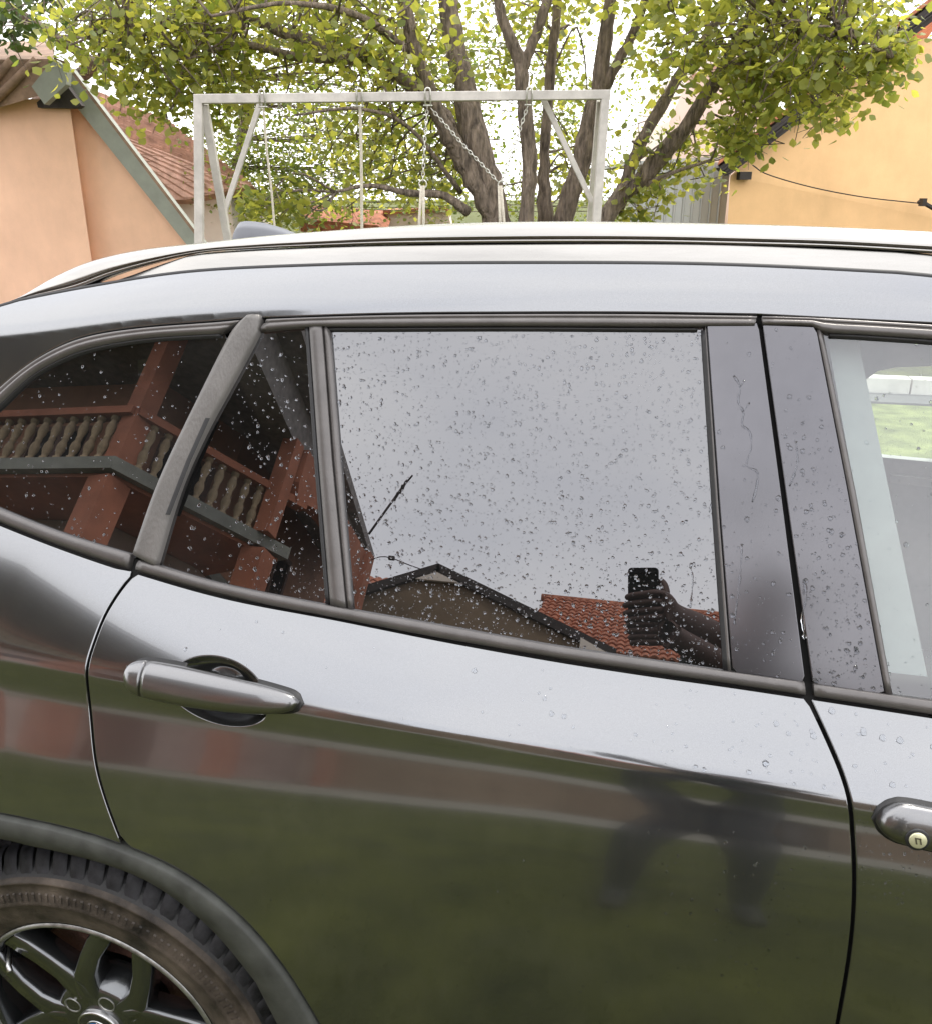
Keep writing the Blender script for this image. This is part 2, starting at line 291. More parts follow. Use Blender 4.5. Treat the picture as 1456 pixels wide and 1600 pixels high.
T = {'arch_in': [(-0.8592, 0.7357), (-0.7935, 0.7452), (-0.7307, 0.7452), (-0.6704, 0.7403), (-0.6123, 0.726), (-0.5567, 0.6945), (-0.5123, 0.6531),
             (-0.4697, 0.5938)],
 'arch_out': [(-0.8547, 0.7779), (-0.7901, 0.7826), (-0.7177, 0.7802), (-0.658, 0.7723), (-0.6001, 0.7594), (-0.5533, 0.7412), (-0.5079, 0.7133),
              (-0.464, 0.6726), (-0.43, 0.6257), (-0.4053, 0.58), (-0.3834, 0.5315)],
 'belt_hi_d': [(-0.6509, 1.1233), (-0.5482, 1.1084), (-0.3901, 1.0965), (-0.2332, 1.0876), (-0.1016, 1.0798), (0.0077, 1.0763), (0.1049, 1.0735),
               (0.196, 1.0713)],
 'belt_hi_f': [(0.2038, 1.0708), (0.3319, 1.0675)],
 'belt_hi_q': [(-0.9825, 1.1953), (-0.9133, 1.1754), (-0.803, 1.1509), (-0.69, 1.1329)],
 'belt_lo': [(-0.9789, 1.174), (-0.9092, 1.1557), (-0.7988, 1.132), (-0.6891, 1.1125), (-0.5453, 1.0927), (-0.3884, 1.0814), (-0.2313, 1.071),
             (-0.0998, 1.0641), (0.0092, 1.0604), (0.1061, 1.0583), (0.1978, 1.0557), (0.3327, 1.0511)],
 'bseam': [(0.115, 1.4676), (0.1562, 1.2728), (0.2005, 1.055)],
 'cbar_l': [(-0.5568, 1.4436), (-0.5706, 1.4317), (-0.5827, 1.4132), (-0.6148, 1.3415), (-0.662, 1.2285), (-0.6891, 1.1338)],
 'cbar_r': [(-0.5358, 1.4442), (-0.536, 1.4311), (-0.5374, 1.4205), (-0.5599, 1.3732), (-0.6009, 1.29), (-0.6287, 1.2161), (-0.6496, 1.1218)],
 'cbar_seam': [(-0.595, 1.3106), (-0.6165, 1.255), (-0.6382, 1.1863)],
 'crease': [(-0.8531, 1.0075), (-0.3979, 0.9969), (0.2463, 0.9747)],
 'ditch': [(-0.9716, 1.4432), (-0.948, 1.4505), (-0.8192, 1.4742), (-0.6668, 1.4961), (-0.47, 1.5081), (-0.2858, 1.5137), (-0.0322, 1.518),
           (0.1235, 1.517), (0.3092, 1.511)],
 'div_l': [(-0.4685, 1.4348), (-0.4339, 1.2678), (-0.3965, 1.0975)],
 'div_r': [(-0.4418, 1.4364), (-0.4068, 1.2695), (-0.3659, 1.095)],
 'doormark': [(-0.0239, 0.9489), (0.0699, 0.9163), (-0.0251, 0.8698), (0.1148, 0.9298), (0.1734, 0.9675), (0.1842, 0.8583), (0.1295, 0.848)],
 'f_bot': [(0.2723, 0.9591), (0.2792, 0.9499), (0.2923, 0.9428), (0.3119, 0.9403), (0.3318, 0.9406)],
 'f_lock': [(0.3082, 0.9568), (0.2993, 0.9553), (0.3169, 0.9583), (0.3068, 0.967)],
 'f_top': [(0.2717, 0.9636), (0.2753, 0.9727), (0.2841, 0.9786), (0.2983, 0.9817), (0.3279, 0.9816)],
 'far_open': [(0.4927, 1.4, 1.0994), (0.4894, 1.4, 1.1398), (0.499, 1.4, 1.1723), (0.5242, 1.4, 1.1973), (0.5657, 1.4, 1.2085), (0.6443, 1.4, 1.215),
              (0.9763, 1.4, 1.2175), (1.036, 1.4, 0.9634), (0.6879, 1.4, 0.9761), (0.5322, 1.4, 0.9821)],
 'far_streak': [(0.5945, 1.38, 0.9419), (1.0379, 1.38, 0.9213)],
 'fg_l': [(0.1884, 1.4434), (0.2353, 1.2781), (0.2891, 1.0685)],
 'fin': [(-0.8939, 1.5199), (-0.889, 1.538), (-0.8732, 1.5483), (-0.8368, 1.5472), (-0.7942, 1.5387), (-0.7453, 1.5226)],
 'gas_r': [(-0.3949, 1.0032)],
 'gl_l': [(-0.4364, 1.4294), (-0.4023, 1.2698), (-0.3642, 1.0952)],
 'gl_r': [(0.0492, 1.4447), (0.0781, 1.2498), (0.1056, 1.0736)],
 'h_bot': [(-0.6456, 1.0056), (-0.6409, 0.9967), (-0.6286, 0.9887), (-0.6021, 0.9846), (-0.555, 0.9828), (-0.5088, 0.9836), (-0.4635, 0.9869),
           (-0.428, 0.9913), (-0.409, 0.9955), (-0.4023, 1.0018)],
 'h_cup': [(-0.5111, 1.0088), (-0.573, 1.0157), (-0.4469, 1.0024), (-0.5267, 1.0386), (-0.5038, 0.9693)],
 'h_seam': [(-0.6143, 1.0236), (-0.6041, 0.9825)],
 'h_top': [(-0.6462, 1.0084), (-0.6423, 1.017), (-0.6308, 1.0221), (-0.6086, 1.0234), (-0.5614, 1.0219), (-0.5147, 1.0191), (-0.4687, 1.0158),
           (-0.4324, 1.0124), (-0.4122, 1.0095), (-0.4029, 1.0043)],
 'p1_l': [(0.0555, 1.4514), (0.0869, 1.2504), (0.1158, 1.074)],
 'p1_r': [(0.1132, 1.4532), (0.1516, 1.2759), (0.1946, 1.0718)],
 'p2_l': [(0.1207, 1.4513), (0.1608, 1.2696), (0.2051, 1.071)],
 'p2_r': [(0.1792, 1.4509), (0.2253, 1.2809), (0.2803, 1.0688)],
 'rail_bot': [(-0.9669, 0.3155, 1.4489), (-0.9291, 0.3237, 1.4557), (-0.8663, 0.332, 1.4667), (-0.7967, 0.3401, 1.4907), (-0.6772, 0.3501, 1.5193),
              (-0.5759, 0.3526, 1.5277), (-0.4781, 0.3544, 1.5323), (-0.3832, 0.3546, 1.536), (-0.2917, 0.3547, 1.5379), (-0.16, 0.3543, 1.5403),
              (-0.0348, 0.3539, 1.5417), (0.0846, 0.3517, 1.5409), (0.1982, 0.3493, 1.5394), (0.3112, 0.3469, 1.5344)],
 'rail_top': [(-0.9684, 0.315, 1.4509), (-0.925, 0.3243, 1.4774), (-0.8598, 0.3329, 1.504), (-0.7766, 0.3418, 1.522), (-0.6754, 0.3502, 1.5336),
              (-0.5743, 0.3526, 1.5443), (-0.4768, 0.3544, 1.552), (-0.3824, 0.3546, 1.5587), (-0.2915, 0.3547, 1.5635), (-0.1609, 0.3543, 1.5668),
              (-0.0366, 0.3539, 1.5668), (0.0819, 0.3518, 1.5654), (0.1948, 0.3494, 1.5626), (0.3069, 0.3469, 1.5584)],
 'riv1': [(0.0903, 1.3942), (0.0987, 1.3824), (0.0977, 1.3659), (0.1046, 1.3541), (0.1042, 1.3399), (0.1136, 1.3333), (0.1165, 1.3158),
          (0.1129, 1.2958), (0.1258, 1.2896), (0.1258, 1.2707), (0.1226, 1.2565)],
 'riv1b': [(0.1033, 1.3897), (0.0987, 1.3824)],
 'riv1c': [(0.1111, 1.3651), (0.1031, 1.3541)],
 'riv2': [(0.1667, 1.3257), (0.1699, 1.3015), (0.1631, 1.2767)],
 'riv3': [(0.1145, 1.2105), (0.115, 1.1758), (0.1126, 1.1238)],
 'riv4': [(0.081, 1.2783), (0.0749, 1.2425)],
 'riv5': [(0.0576, 1.1813), (0.0617, 1.1677), (0.0614, 1.1362)],
 'riv6': [(0.1868, 1.1787), (0.1904, 1.1586), (0.1874, 1.1413), (0.1922, 1.1147)],
 'seam_f': [(0.2006, 1.0555), (0.2194, 1.0267), (0.236, 0.9978), (0.2453, 0.9712), (0.2535, 0.923), (0.261, 0.8566), (0.2649, 0.7884),
            (0.2671, 0.6915)],
 'seam_r': [(-0.6814, 1.1122), (-0.6946, 1.0932), (-0.7066, 1.0653), (-0.7117, 1.0342), (-0.7131, 1.0098), (-0.7109, 0.9575), (-0.698, 0.8935),
            (-0.6828, 0.8443), (-0.6568, 0.7755)],
 'trim_in': [(-0.9935, 1.2594), (-0.9357, 1.311), (-0.8881, 1.3529), (-0.8387, 1.3789), (-0.7886, 1.3953), (-0.7133, 1.4088), (-0.6272, 1.4167),
             (-0.5368, 1.4229), (-0.4679, 1.43), (-0.3589, 1.4342), (-0.1866, 1.4403), (-0.025, 1.4446), (0.0552, 1.4463)],
 'trim_out': [(-0.9979, 1.2853), (-0.9401, 1.3377), (-0.8916, 1.3743), (-0.8421, 1.4002), (-0.7917, 1.4156), (-0.716, 1.4273), (-0.6027, 1.4381),
              (-0.55, 1.4429), (-0.3612, 1.4539), (-0.1886, 1.4601), (-0.0267, 1.4645), (0.1122, 1.4661)],
 'trimd_in': [(-0.534, 1.423), (-0.4679, 1.43), (-0.3589, 1.4342), (-0.1866, 1.4403), (-0.025, 1.4446), (0.0551, 1.4471), (0.114, 1.4518)],
 'trimf_in': [(0.1193, 1.4505), (0.1799, 1.451), (0.1883, 1.4448), (0.2353, 1.4436), (0.3089, 1.4412)],
 'trimf_out': [(0.1181, 1.4663), (0.1983, 1.4657), (0.3076, 1.4625)],
 'wetpatch': [(0.1118, 1.1237), (0.1439, 1.1303), (0.1585, 1.0807), (0.1192, 1.0765)]}
W = {'H': (-0.225, 0.974, 0.0),
 'R': (0.974, 0.225, 0.0),
 'ant': [(-4.243, -10.2, 6.1), (-3.825, -10.2, 7.344)],
 'arm': [(0.012, -0.819, 1.559), (0.074, -0.844, 1.551), (0.142, -0.927, 1.556), (0.223, -1.031, 1.584), (0.307, -1.119, 1.619)],
 'arm2': [(0.032, -0.837, 1.493), (0.088, -0.889, 1.495), (0.148, -0.971, 1.504), (0.231, -1.088, 1.526)],
 'balA': [(-6.04, -6.5, 5.422), (-5.83, -6.5, 4.942)],
 'bgtrunk': [[(-7.941, 13.788, 0.325, 0.12), (-7.51, 13.887, 2.077, 0.1), (-7.27, 13.943, 3.497, 0.07), (-7.166, 13.966, 5.187, 0.03)]],
 'cable2': [(-4.391, -11.0, 6.219), (-4.24, -11.0, 6.294), (-4.049, -11.0, 6.29), (-3.719, -11.0, 6.194), (-3.488, -11.0, 6.136)],
 'clusters': [(-2.855, 7.047, 3.102, 0.34), (-4.142, 6.412, 3.486, 0.34), (-3.405, 5.723, 3.293, 0.34), (-2.093, 6.503, 3.064, 0.34), (-4.401, 7.671, 3.159, 0.34), (-2.711, 7.023, 3.348, 0.34), (-3.238, 7.062, 3.584, 0.34),
              (-3.817, 5.668, 2.859, 0.34), (-2.945, 6.288, 2.936, 0.34), (-2.204, 5.923, 2.843, 0.34), (-3.097, 6.961, 3.589, 0.34), (-3.669, 6.371, 3.367, 0.34), (-2.523, 6.184, 3.207, 0.34), (-3.421, 7.644, 3.473, 0.34),
              (-4.862, 7.314, 3.559, 0.34), (-3.395, 6.206, 3.148, 0.34), (-4.505, 5.564, 2.839, 0.34), (-3.085, 8.112, 3.608, 0.34), (-4.097, 6.865, 3.039, 0.34), (-4.714, 7.026, 3.218, 0.34), (-2.911, 6.281, 3.164, 0.34),
              (-3.479, 7.357, 3.636, 0.34), (-3.615, 7.598, 3.521, 0.34), (-4.995, 7.278, 3.511, 0.34), (-4.207, 6.984, 3.207, 0.34), (-2.616, 7.637, 3.074, 0.34), (-2.993, 7.522, 3.619, 0.34), (-2.751, 7.169, 3.374, 0.34),
              (-3.586, 6.37, 2.923, 0.34), (-3.864, 6.57, 3.539, 0.34), (-3.782, 7.881, 3.198, 0.34), (-3.841, 5.979, 2.851, 0.34), (-2.691, 6.802, 3.439, 0.34), (-5.467, 7.248, 3.21, 0.34), (-4.401, 6.03, 3.147, 0.34),
              (-3.291, 5.897, 3.056, 0.34), (-2.614, 6.928, 3.391, 0.34), (-4.481, 5.85, 3.403, 0.34), (-4.692, 7.584, 3.188, 0.34), (-3.954, 7.183, 3.4, 0.34), (-2.912, 7.748, 3.544, 0.34), (-4.296, 7.285, 3.345, 0.34),
              (-3.94, 7.264, 3.262, 0.34), (-4.546, 5.717, 3.356, 0.34), (-3.894, 5.611, 3.211, 0.34), (-5.063, 7.489, 3.414, 0.34), (-4.03, 6.523, 3.323, 0.34), (-3.631, 7.96, 3.311, 0.34), (-3.886, 6.363, 3.084, 0.34),
              (-3.082, 7.907, 3.658, 0.34), (-3.748, 6.892, 3.163, 0.34), (-3.662, 5.668, 3.059, 0.34), (-4.993, 6.456, 3.256, 0.34), (-2.786, 7.17, 3.61, 0.34), (-4.003, 7.332, 3.339, 0.34), (-3.633, 6.807, 3.243, 0.34),
              (-3.421, 7.012, 3.468, 0.34), (-3.677, 8.076, 3.752, 0.34), (-2.829, 6.485, 2.915, 0.34), (-3.328, 5.736, 3.18, 0.34), (-5.496, 6.911, 3.047, 0.3), (-4.67, 5.972, 2.683, 0.3), (-5.226, 6.635, 3.016, 0.3),
              (-4.491, 6.39, 2.796, 0.3), (-5.253, 7.081, 2.951, 0.3), (-4.633, 5.984, 2.666, 0.3), (-4.444, 5.735, 2.788, 0.3), (-3.73, 6.053, 2.795, 0.3), (-4.771, 5.884, 2.929, 0.3), (-5.137, 7.216, 2.912, 0.3),
              (-4.167, 6.757, 2.974, 0.3), (-4.339, 7.165, 3.112, 0.3), (-4.493, 6.148, 2.663, 0.3), (-4.004, 5.858, 2.719, 0.3), (-4.233, 6.504, 2.684, 0.3), (-4.566, 6.227, 2.604, 0.3), (-3.972, 6.362, 2.83, 0.3),
              (-4.442, 6.076, 2.949, 0.3), (-4.872, 6.465, 3.031, 0.3), (-4.227, 5.902, 2.924, 0.3), (-3.914, 6.375, 2.949, 0.3), (-3.909, 6.444, 2.969, 0.3), (-3.78, 5.8, 2.545, 0.24), (-3.855, 6.021, 2.298, 0.24),
              (-4.519, 6.645, 2.569, 0.24), (-3.974, 6.317, 2.593, 0.24), (-4.622, 6.435, 2.478, 0.24), (-4.007, 6.074, 2.515, 0.24), (-4.425, 6.408, 2.478, 0.24), (-4.037, 6.201, 2.468, 0.24), (-4.839, 6.638, 2.522, 0.24),
              (-4.335, 6.335, 2.393, 0.24), (-4.081, 5.967, 2.247, 0.24), (-3.733, 6.908, 2.585, 0.28), (-3.021, 7.566, 2.961, 0.28), (-3.782, 7.561, 2.843, 0.28), (-3.765, 6.464, 2.679, 0.28), (-3.619, 6.757, 2.593, 0.28),
              (-3.399, 7.856, 3.073, 0.28), (-2.695, 6.618, 2.604, 0.28), (-3.174, 6.816, 2.834, 0.28), (-3.791, 6.297, 2.823, 0.28), (-3.708, 6.467, 2.553, 0.28), (-2.758, 6.361, 2.819, 0.28), (-4.341, 7.321, 2.629, 0.28),
              (-3.908, 6.39, 2.513, 0.28), (-3.563, 6.432, 2.642, 0.28), (-2.882, 7.228, 2.814, 0.28), (-3.533, 7.363, 2.889, 0.28), (-1.893, 6.718, 2.682, 0.28), (-2.217, 7.393, 2.726, 0.28), (-2.24, 7.044, 2.997, 0.28),
              (-2.487, 7.512, 3.24, 0.28), (-2.934, 7.985, 3.187, 0.28), (-2.489, 7.717, 3.133, 0.28), (-2.206, 7.966, 2.596, 0.28), (-2.643, 7.47, 2.819, 0.28), (-2.805, 7.315, 2.712, 0.28), (-2.231, 6.628, 2.575, 0.28),
              (-2.589, 6.956, 2.424, 0.28), (-2.538, 6.991, 3.144, 0.28), (-2.739, 7.885, 2.423, 0.28), (-3.545, 8.731, 2.42, 0.28), (-2.222, 8.315, 1.762, 0.28), (-3.662, 8.155, 2.222, 0.28), (-3.329, 8.68, 1.93, 0.28),
              (-2.221, 7.9, 2.095, 0.28), (-2.148, 7.688, 1.775, 0.28), (-3.662, 8.763, 1.996, 0.28), (-2.103, 7.826, 2.418, 0.28), (-3.275, 8.765, 2.086, 0.28), (-2.725, 7.786, 2.058, 0.28), (-2.995, 9.173, 2.074, 0.28),
              (-3.335, 7.879, 2.37, 0.28), (-3.019, 7.579, 2.1, 0.28), (-2.378, 7.388, 1.815, 0.28), (-2.232, 8.037, 2.388, 0.28), (-2.812, 7.716, 2.126, 0.28), (-2.468, 7.821, 1.813, 0.28), (-3.238, 7.481, 2.049, 0.28),
              (-2.447, 9.072, 1.832, 0.28), (-3.048, 8.024, 1.863, 0.28), (-2.732, 7.37, 2.331, 0.28), (-2.965, 9.715, 1.763, 0.26), (-3.126, 9.551, 1.581, 0.26), (-3.15, 8.161, 1.815, 0.26), (-2.937, 8.335, 1.76, 0.26),
              (-2.523, 8.555, 1.667, 0.26), (-3.796, 9.604, 1.602, 0.26), (-3.765, 9.158, 1.458, 0.26), (-2.848, 8.847, 1.597, 0.26), (-4.034, 9.536, 1.584, 0.26), (-2.59, 8.748, 1.63, 0.26), (-0.631, 7.675, 3.621, 0.3),
              (-0.552, 8.982, 3.607, 0.3), (-1.224, 8.229, 3.767, 0.3), (-1.054, 8.154, 3.719, 0.3), (-0.501, 7.389, 3.525, 0.3), (-2.07, 8.765, 3.62, 0.3), (-1.704, 7.473, 3.272, 0.3), (-1.093, 7.4, 3.265, 0.3), (-1.25, 7.85, 3.315, 0.3),
              (-0.857, 9.149, 3.756, 0.3), (-1.284, 7.269, 3.224, 0.3), (-1.493, 7.895, 3.658, 0.3), (-1.392, 7.949, 3.623, 0.3), (-0.91, 7.7, 3.397, 0.3), (-0.898, 8.069, 3.413, 0.3), (-1.43, 8.794, 3.846, 0.3),
              (-1.549, 9.018, 3.246, 0.24), (-1.529, 8.349, 3.21, 0.24), (-1.188, 8.448, 2.892, 0.24), (-1.006, 9.14, 3.465, 0.24), (-1.288, 8.484, 3.03, 0.24), (-1.58, 8.425, 2.742, 0.24), (-1.883, 8.394, 3.114, 0.24),
              (-1.541, 8.97, 3.392, 0.24), (-1.776, 8.344, 2.806, 0.24), (-1.017, 8.219, 1.798, 0.22), (-1.077, 8.628, 2.049, 0.22), (-1.418, 8.612, 2.538, 0.22), (-1.068, 8.309, 2.166, 0.22), (-1.197, 9.002, 1.821, 0.22),
              (-0.915, 8.573, 2.533, 0.22), (-1.076, 8.768, 1.653, 0.22), (-0.829, 8.32, 1.786, 0.22), (-0.766, 8.879, 1.947, 0.22), (0.206, 8.07, 3.111, 0.32), (0.279, 5.976, 2.999, 0.32), (1.096, 6.549, 2.981, 0.32),
              (1.479, 8.207, 3.361, 0.32), (1.149, 6.569, 3.321, 0.32), (1.153, 6.329, 3.303, 0.32), (1.418, 6.671, 2.883, 0.32), (0.248, 6.112, 3.297, 0.32), (-0.358, 7.064, 3.187, 0.32), (-0.062, 6.855, 2.962, 0.32),
              (0.783, 6.413, 2.957, 0.32), (1.245, 7.18, 3.256, 0.32), (-0.131, 6.766, 3.339, 0.32), (1.109, 7.29, 3.254, 0.32), (0.987, 6.032, 3.027, 0.32), (0.697, 6.015, 2.715, 0.32), (0.575, 7.005, 3.086, 0.32),
              (-0.143, 5.915, 2.992, 0.32), (-0.218, 6.118, 3.145, 0.32), (0.631, 6.399, 2.781, 0.32), (1.771, 8.064, 3.466, 0.32), (0.787, 7.904, 3.154, 0.32), (1.442, 8.113, 3.644, 0.32), (-0.102, 5.848, 2.844, 0.32),
              (0.216, 7.222, 3.51, 0.32), (0.247, 6.319, 3.023, 0.32), (0.481, 7.228, 2.957, 0.32), (0.724, 8.176, 3.25, 0.32), (0.253, 6.371, 3.317, 0.32), (-0.067, 7.429, 3.379, 0.32), (1.025, 6.371, 3.275, 0.32),
              (0.381, 6.949, 2.953, 0.32), (0.71, 7.174, 3.363, 0.32), (0.862, 7.326, 3.358, 0.32), (1.125, 7.058, 3.274, 0.32), (-0.107, 5.835, 3.122, 0.32), (-0.315, 7.722, 3.694, 0.32), (1.218, 7.852, 3.273, 0.32),
              (-0.027, 7.076, 3.338, 0.32), (1.214, 6.332, 2.997, 0.32), (-0.332, 7.399, 3.651, 0.32), (1.525, 7.949, 3.602, 0.32), (-0.288, 7.288, 3.047, 0.32), (0.536, 6.388, 3.08, 0.32), (1.383, 6.685, 3.23, 0.32),
              (1.204, 7.213, 3.152, 0.32), (0.662, 6.167, 3.245, 0.32), (1.691, 7.547, 3.107, 0.32), (0.664, 6.276, 3.197, 0.32), (0.659, 5.983, 3.258, 0.32), (0.37, 7.953, 3.332, 0.32), (0.598, 8.062, 3.558, 0.32),
              (0.226, 6.899, 3.199, 0.32), (-0.261, 5.727, 3.193, 0.32), (1.287, 7.603, 3.367, 0.32), (0.587, 7.855, 3.371, 0.32), (0.414, 7.374, 3.556, 0.32), (-0.301, 6.531, 3.125, 0.32), (0.513, 7.437, 2.643, 0.27),
              (1.329, 7.589, 2.619, 0.27), (1.128, 6.663, 2.641, 0.27), (-0.086, 5.853, 2.543, 0.27), (0.16, 6.566, 2.65, 0.27), (0.985, 7.301, 2.709, 0.27), (-0.101, 7.152, 2.627, 0.27), (-0.124, 6.915, 2.732, 0.27),
              (0.077, 7.583, 2.644, 0.27), (1.039, 7.456, 2.671, 0.27), (1.157, 6.65, 2.445, 0.27), (0.832, 7.651, 2.905, 0.27), (-0.06, 6.813, 2.737, 0.27), (0.17, 6.456, 2.631, 0.27), (0.867, 7.501, 2.721, 0.27),
              (0.658, 5.95, 2.45, 0.27), (0.759, 6.195, 2.417, 0.27), (0.879, 6.125, 2.446, 0.27), (0.697, 6.612, 2.673, 0.27), (1.257, 6.94, 2.612, 0.27), (0.889, 6.213, 2.582, 0.27), (1.343, 7.743, 2.876, 0.27),
              (1.119, 6.249, 2.555, 0.27), (0.55, 7.349, 2.7, 0.27), (1.109, 6.088, 2.602, 0.27), (1.354, 7.859, 2.954, 0.27), (1.11, 6.725, 2.192, 0.22), (0.5, 6.622, 2.309, 0.22), (0.924, 6.766, 2.466, 0.22), (1.208, 7.396, 2.372, 0.22),
              (0.984, 6.996, 2.513, 0.22), (0.477, 6.827, 2.531, 0.22), (0.311, 6.526, 2.505, 0.22), (0.474, 6.425, 2.266, 0.22), (0.542, 6.745, 2.338, 0.22), (1.16, 7.392, 2.277, 0.22), (0.422, 6.997, 2.559, 0.22),
              (0.658, 6.778, 2.526, 0.22), (0.609, 6.933, 2.485, 0.22), (0.98, 7.02, 2.468, 0.22), (0.532, 6.587, 2.196, 0.22), (0.719, 6.712, 2.474, 0.22), (0.546, 6.266, 2.207, 0.22), (0.841, 7.292, 2.445, 0.22),
              (0.848, 6.35, 2.287, 0.22), (0.479, 7.25, 2.074, 0.16), (0.439, 6.789, 2.092, 0.16), (0.428, 6.863, 2.047, 0.16), (0.606, 7.036, 2.003, 0.16), (0.54, 7.268, 1.982, 0.16), (0.11, 7.675, 2.09, 0.2), (-0.306, 7.376, 2.015, 0.2),
              (-0.01, 7.571, 1.821, 0.2), (0.095, 7.772, 1.964, 0.2), (-0.183, 7.819, 1.783, 0.2), (0.285, 7.869, 1.759, 0.2), (-0.288, 7.599, 1.453, 0.16), (-0.244, 7.744, 1.659, 0.16), (-0.32, 7.381, 1.638, 0.16),
              (-0.097, 7.149, 1.614, 0.16), (1.401, 6.353, 2.484, 0.2), (1.385, 6.523, 2.406, 0.2), (1.265, 6.675, 2.615, 0.2), (1.375, 6.143, 2.468, 0.2), (1.403, 6.267, 2.585, 0.2), (1.369, 6.46, 2.416, 0.2), (1.304, 6.142, 2.599, 0.2),
              (-3.802, 6.862, 2.357, 0.2), (-3.861, 6.462, 2.2, 0.2), (-3.581, 6.134, 2.422, 0.2), (-3.399, 7.111, 1.402, 0.18), (-3.104, 6.13, 1.516, 0.18), (-3.34, 6.031, 1.565, 0.18), (-3.815, 7.022, 1.464, 0.18),
              (-3.121, 6.098, 1.62, 0.18), (-3.818, 7.028, 1.425, 0.18), (-3.248, 5.854, 1.51, 0.18)],
 'clusters_back': [(-3.656, 13.324, 2.805, 0.55), (-7.213, 12.555, 3.272, 0.55), (-6.851, 13.007, 3.768, 0.55), (-8.422, 15.104, 3.072, 0.55), (-3.989, 13.384, 2.581, 0.55), (-3.194, 13.389, 3.697, 0.55), (-4.844, 15.685, 2.458, 0.55),
                   (-7.652, 15.446, 1.645, 0.55), (-8.793, 14.814, 1.445, 0.55), (-4.303, 15.943, 2.903, 0.55), (-3.575, 14.251, 1.628, 0.55), (-7.472, 13.954, 2.34, 0.55), (-3.723, 13.793, 2.806, 0.55), (-6.855, 15.007, 1.429, 0.55),
                   (-7.276, 13.79, 3.57, 0.55), (-3.425, 14.26, 2.665, 0.55), (-7.313, 14.318, 3.473, 0.55), (-7.716, 15.254, 3.992, 0.55), (-4.8, 13.891, 2.452, 0.55), (-5.999, 13.637, 1.677, 0.55), (-5.979, 14.1, 3.805, 0.55),
                   (-8.905, 15.611, 2.041, 0.55), (-8.745, 15.482, 3.304, 0.55), (-7.206, 12.814, 1.859, 0.55), (-6.469, 15.422, 1.984, 0.55), (-4.33, 15.02, 3.266, 0.55), (-8.273, 14.806, 1.33, 0.55), (-6.506, 14.675, 2.805, 0.55),
                   (-7.109, 15.7, 3.377, 0.55), (-7.787, 14.255, 1.47, 0.55), (-5.411, 12.885, 2.718, 0.55), (-6.072, 12.848, 2.752, 0.55), (-8.391, 14.366, 4.163, 0.55), (-8.735, 14.312, 1.461, 0.55), (-4.711, 14.819, 4.01, 0.55),
                   (-7.216, 13.692, 1.562, 0.55), (-7.083, 13.606, 2.908, 0.55), (-7.265, 13.185, 1.949, 0.55), (-4.062, 16.239, 2.135, 0.55), (-5.174, 16.324, 1.671, 0.55), (-8.986, 15.259, 3.589, 0.55), (-5.628, 14.442, 1.557, 0.55),
                   (-6.38, 13.554, 1.807, 0.55), (-6.229, 14.046, 1.83, 0.55), (-4.709, 13.748, 3.584, 0.55), (-3.161, 13.943, 3.46, 0.55), (-8.006, 13.668, 3.864, 0.55), (-5.856, 16.277, 1.682, 0.55), (-6.446, 14.039, 2.751, 0.55),
                   (-5.981, 14.186, 1.75, 0.55), (-4.54, 14.501, 1.746, 0.55), (-6.825, 14.925, 3.962, 0.55), (-4.121, 14.121, 2.352, 0.55), (-5.105, 15.792, 3.649, 0.55), (-3.679, 15.402, 3.284, 0.55), (-6.561, 15.769, 3.366, 0.55),
                   (-7.223, 15.119, 1.952, 0.55), (-7.707, 13.65, 1.824, 0.55), (-6.367, 14.048, 2.891, 0.55), (-6.037, 13.805, 2.026, 0.55), (-7.538, 13.883, 2.033, 0.55), (-5.822, 15.162, 3.737, 0.55), (-5.774, 16.093, 2.457, 0.55),
                   (-7.236, 12.578, 2.603, 0.55), (-6.994, 15.389, 2.415, 0.55), (-7.715, 15.609, 1.635, 0.55), (-3.804, 15.45, 2.976, 0.55), (-5.617, 13.768, 3.823, 0.55), (-4.07, 14.74, 3.612, 0.55), (-5.04, 15.014, 3.035, 0.55),
                   (-4.927, 13.084, 3.561, 0.55), (-5.818, 14.74, 2.399, 0.55), (-3.127, 13.67, 3.525, 0.55), (-4.574, 16.507, 1.649, 0.55), (-3.902, 15.219, 3.072, 0.55), (-5.066, 14.421, 2.552, 0.55), (-3.769, 13.324, 1.956, 0.55),
                   (-3.92, 15.801, 3.054, 0.55), (-3.276, 14.273, 2.305, 0.55), (-4.935, 13.596, 2.866, 0.55), (-7.572, 13.878, 2.003, 0.55), (-6.279, 14.824, 3.198, 0.55), (-5.012, 14.014, 1.917, 0.55), (-4.863, 13.301, 2.645, 0.55),
                   (-3.996, 14.895, 2.456, 0.55), (-5.647, 14.252, 2.679, 0.55), (-5.674, 14.126, 1.834, 0.55), (-4.326, 14.226, 3.986, 0.55), (-4.214, 13.454, 2.267, 0.55), (-7.003, 15.391, 3.018, 0.55), (-7.412, 13.455, 3.622, 0.55),
                   (-6.22, 14.061, 2.17, 0.55), (-4.575, 14.326, 3.452, 0.55), (-4.458, 14.88, 2.953, 0.55), (-6.174, 14.48, 3.872, 0.55), (-3.81, 15.976, 3.997, 0.5), (-1.362, 16.587, 1.408, 0.5), (-2.397, 14.683, 3.648, 0.5),
                   (-2.913, 15.243, 1.6, 0.5), (-1.942, 14.504, 2.753, 0.5), (-1.946, 16.107, 4.404, 0.5), (-3.099, 15.819, 1.447, 0.5), (-2.137, 14.945, 3.915, 0.5), (-2.875, 15.52, 1.541, 0.5), (-2.086, 15.202, 2.934, 0.5),
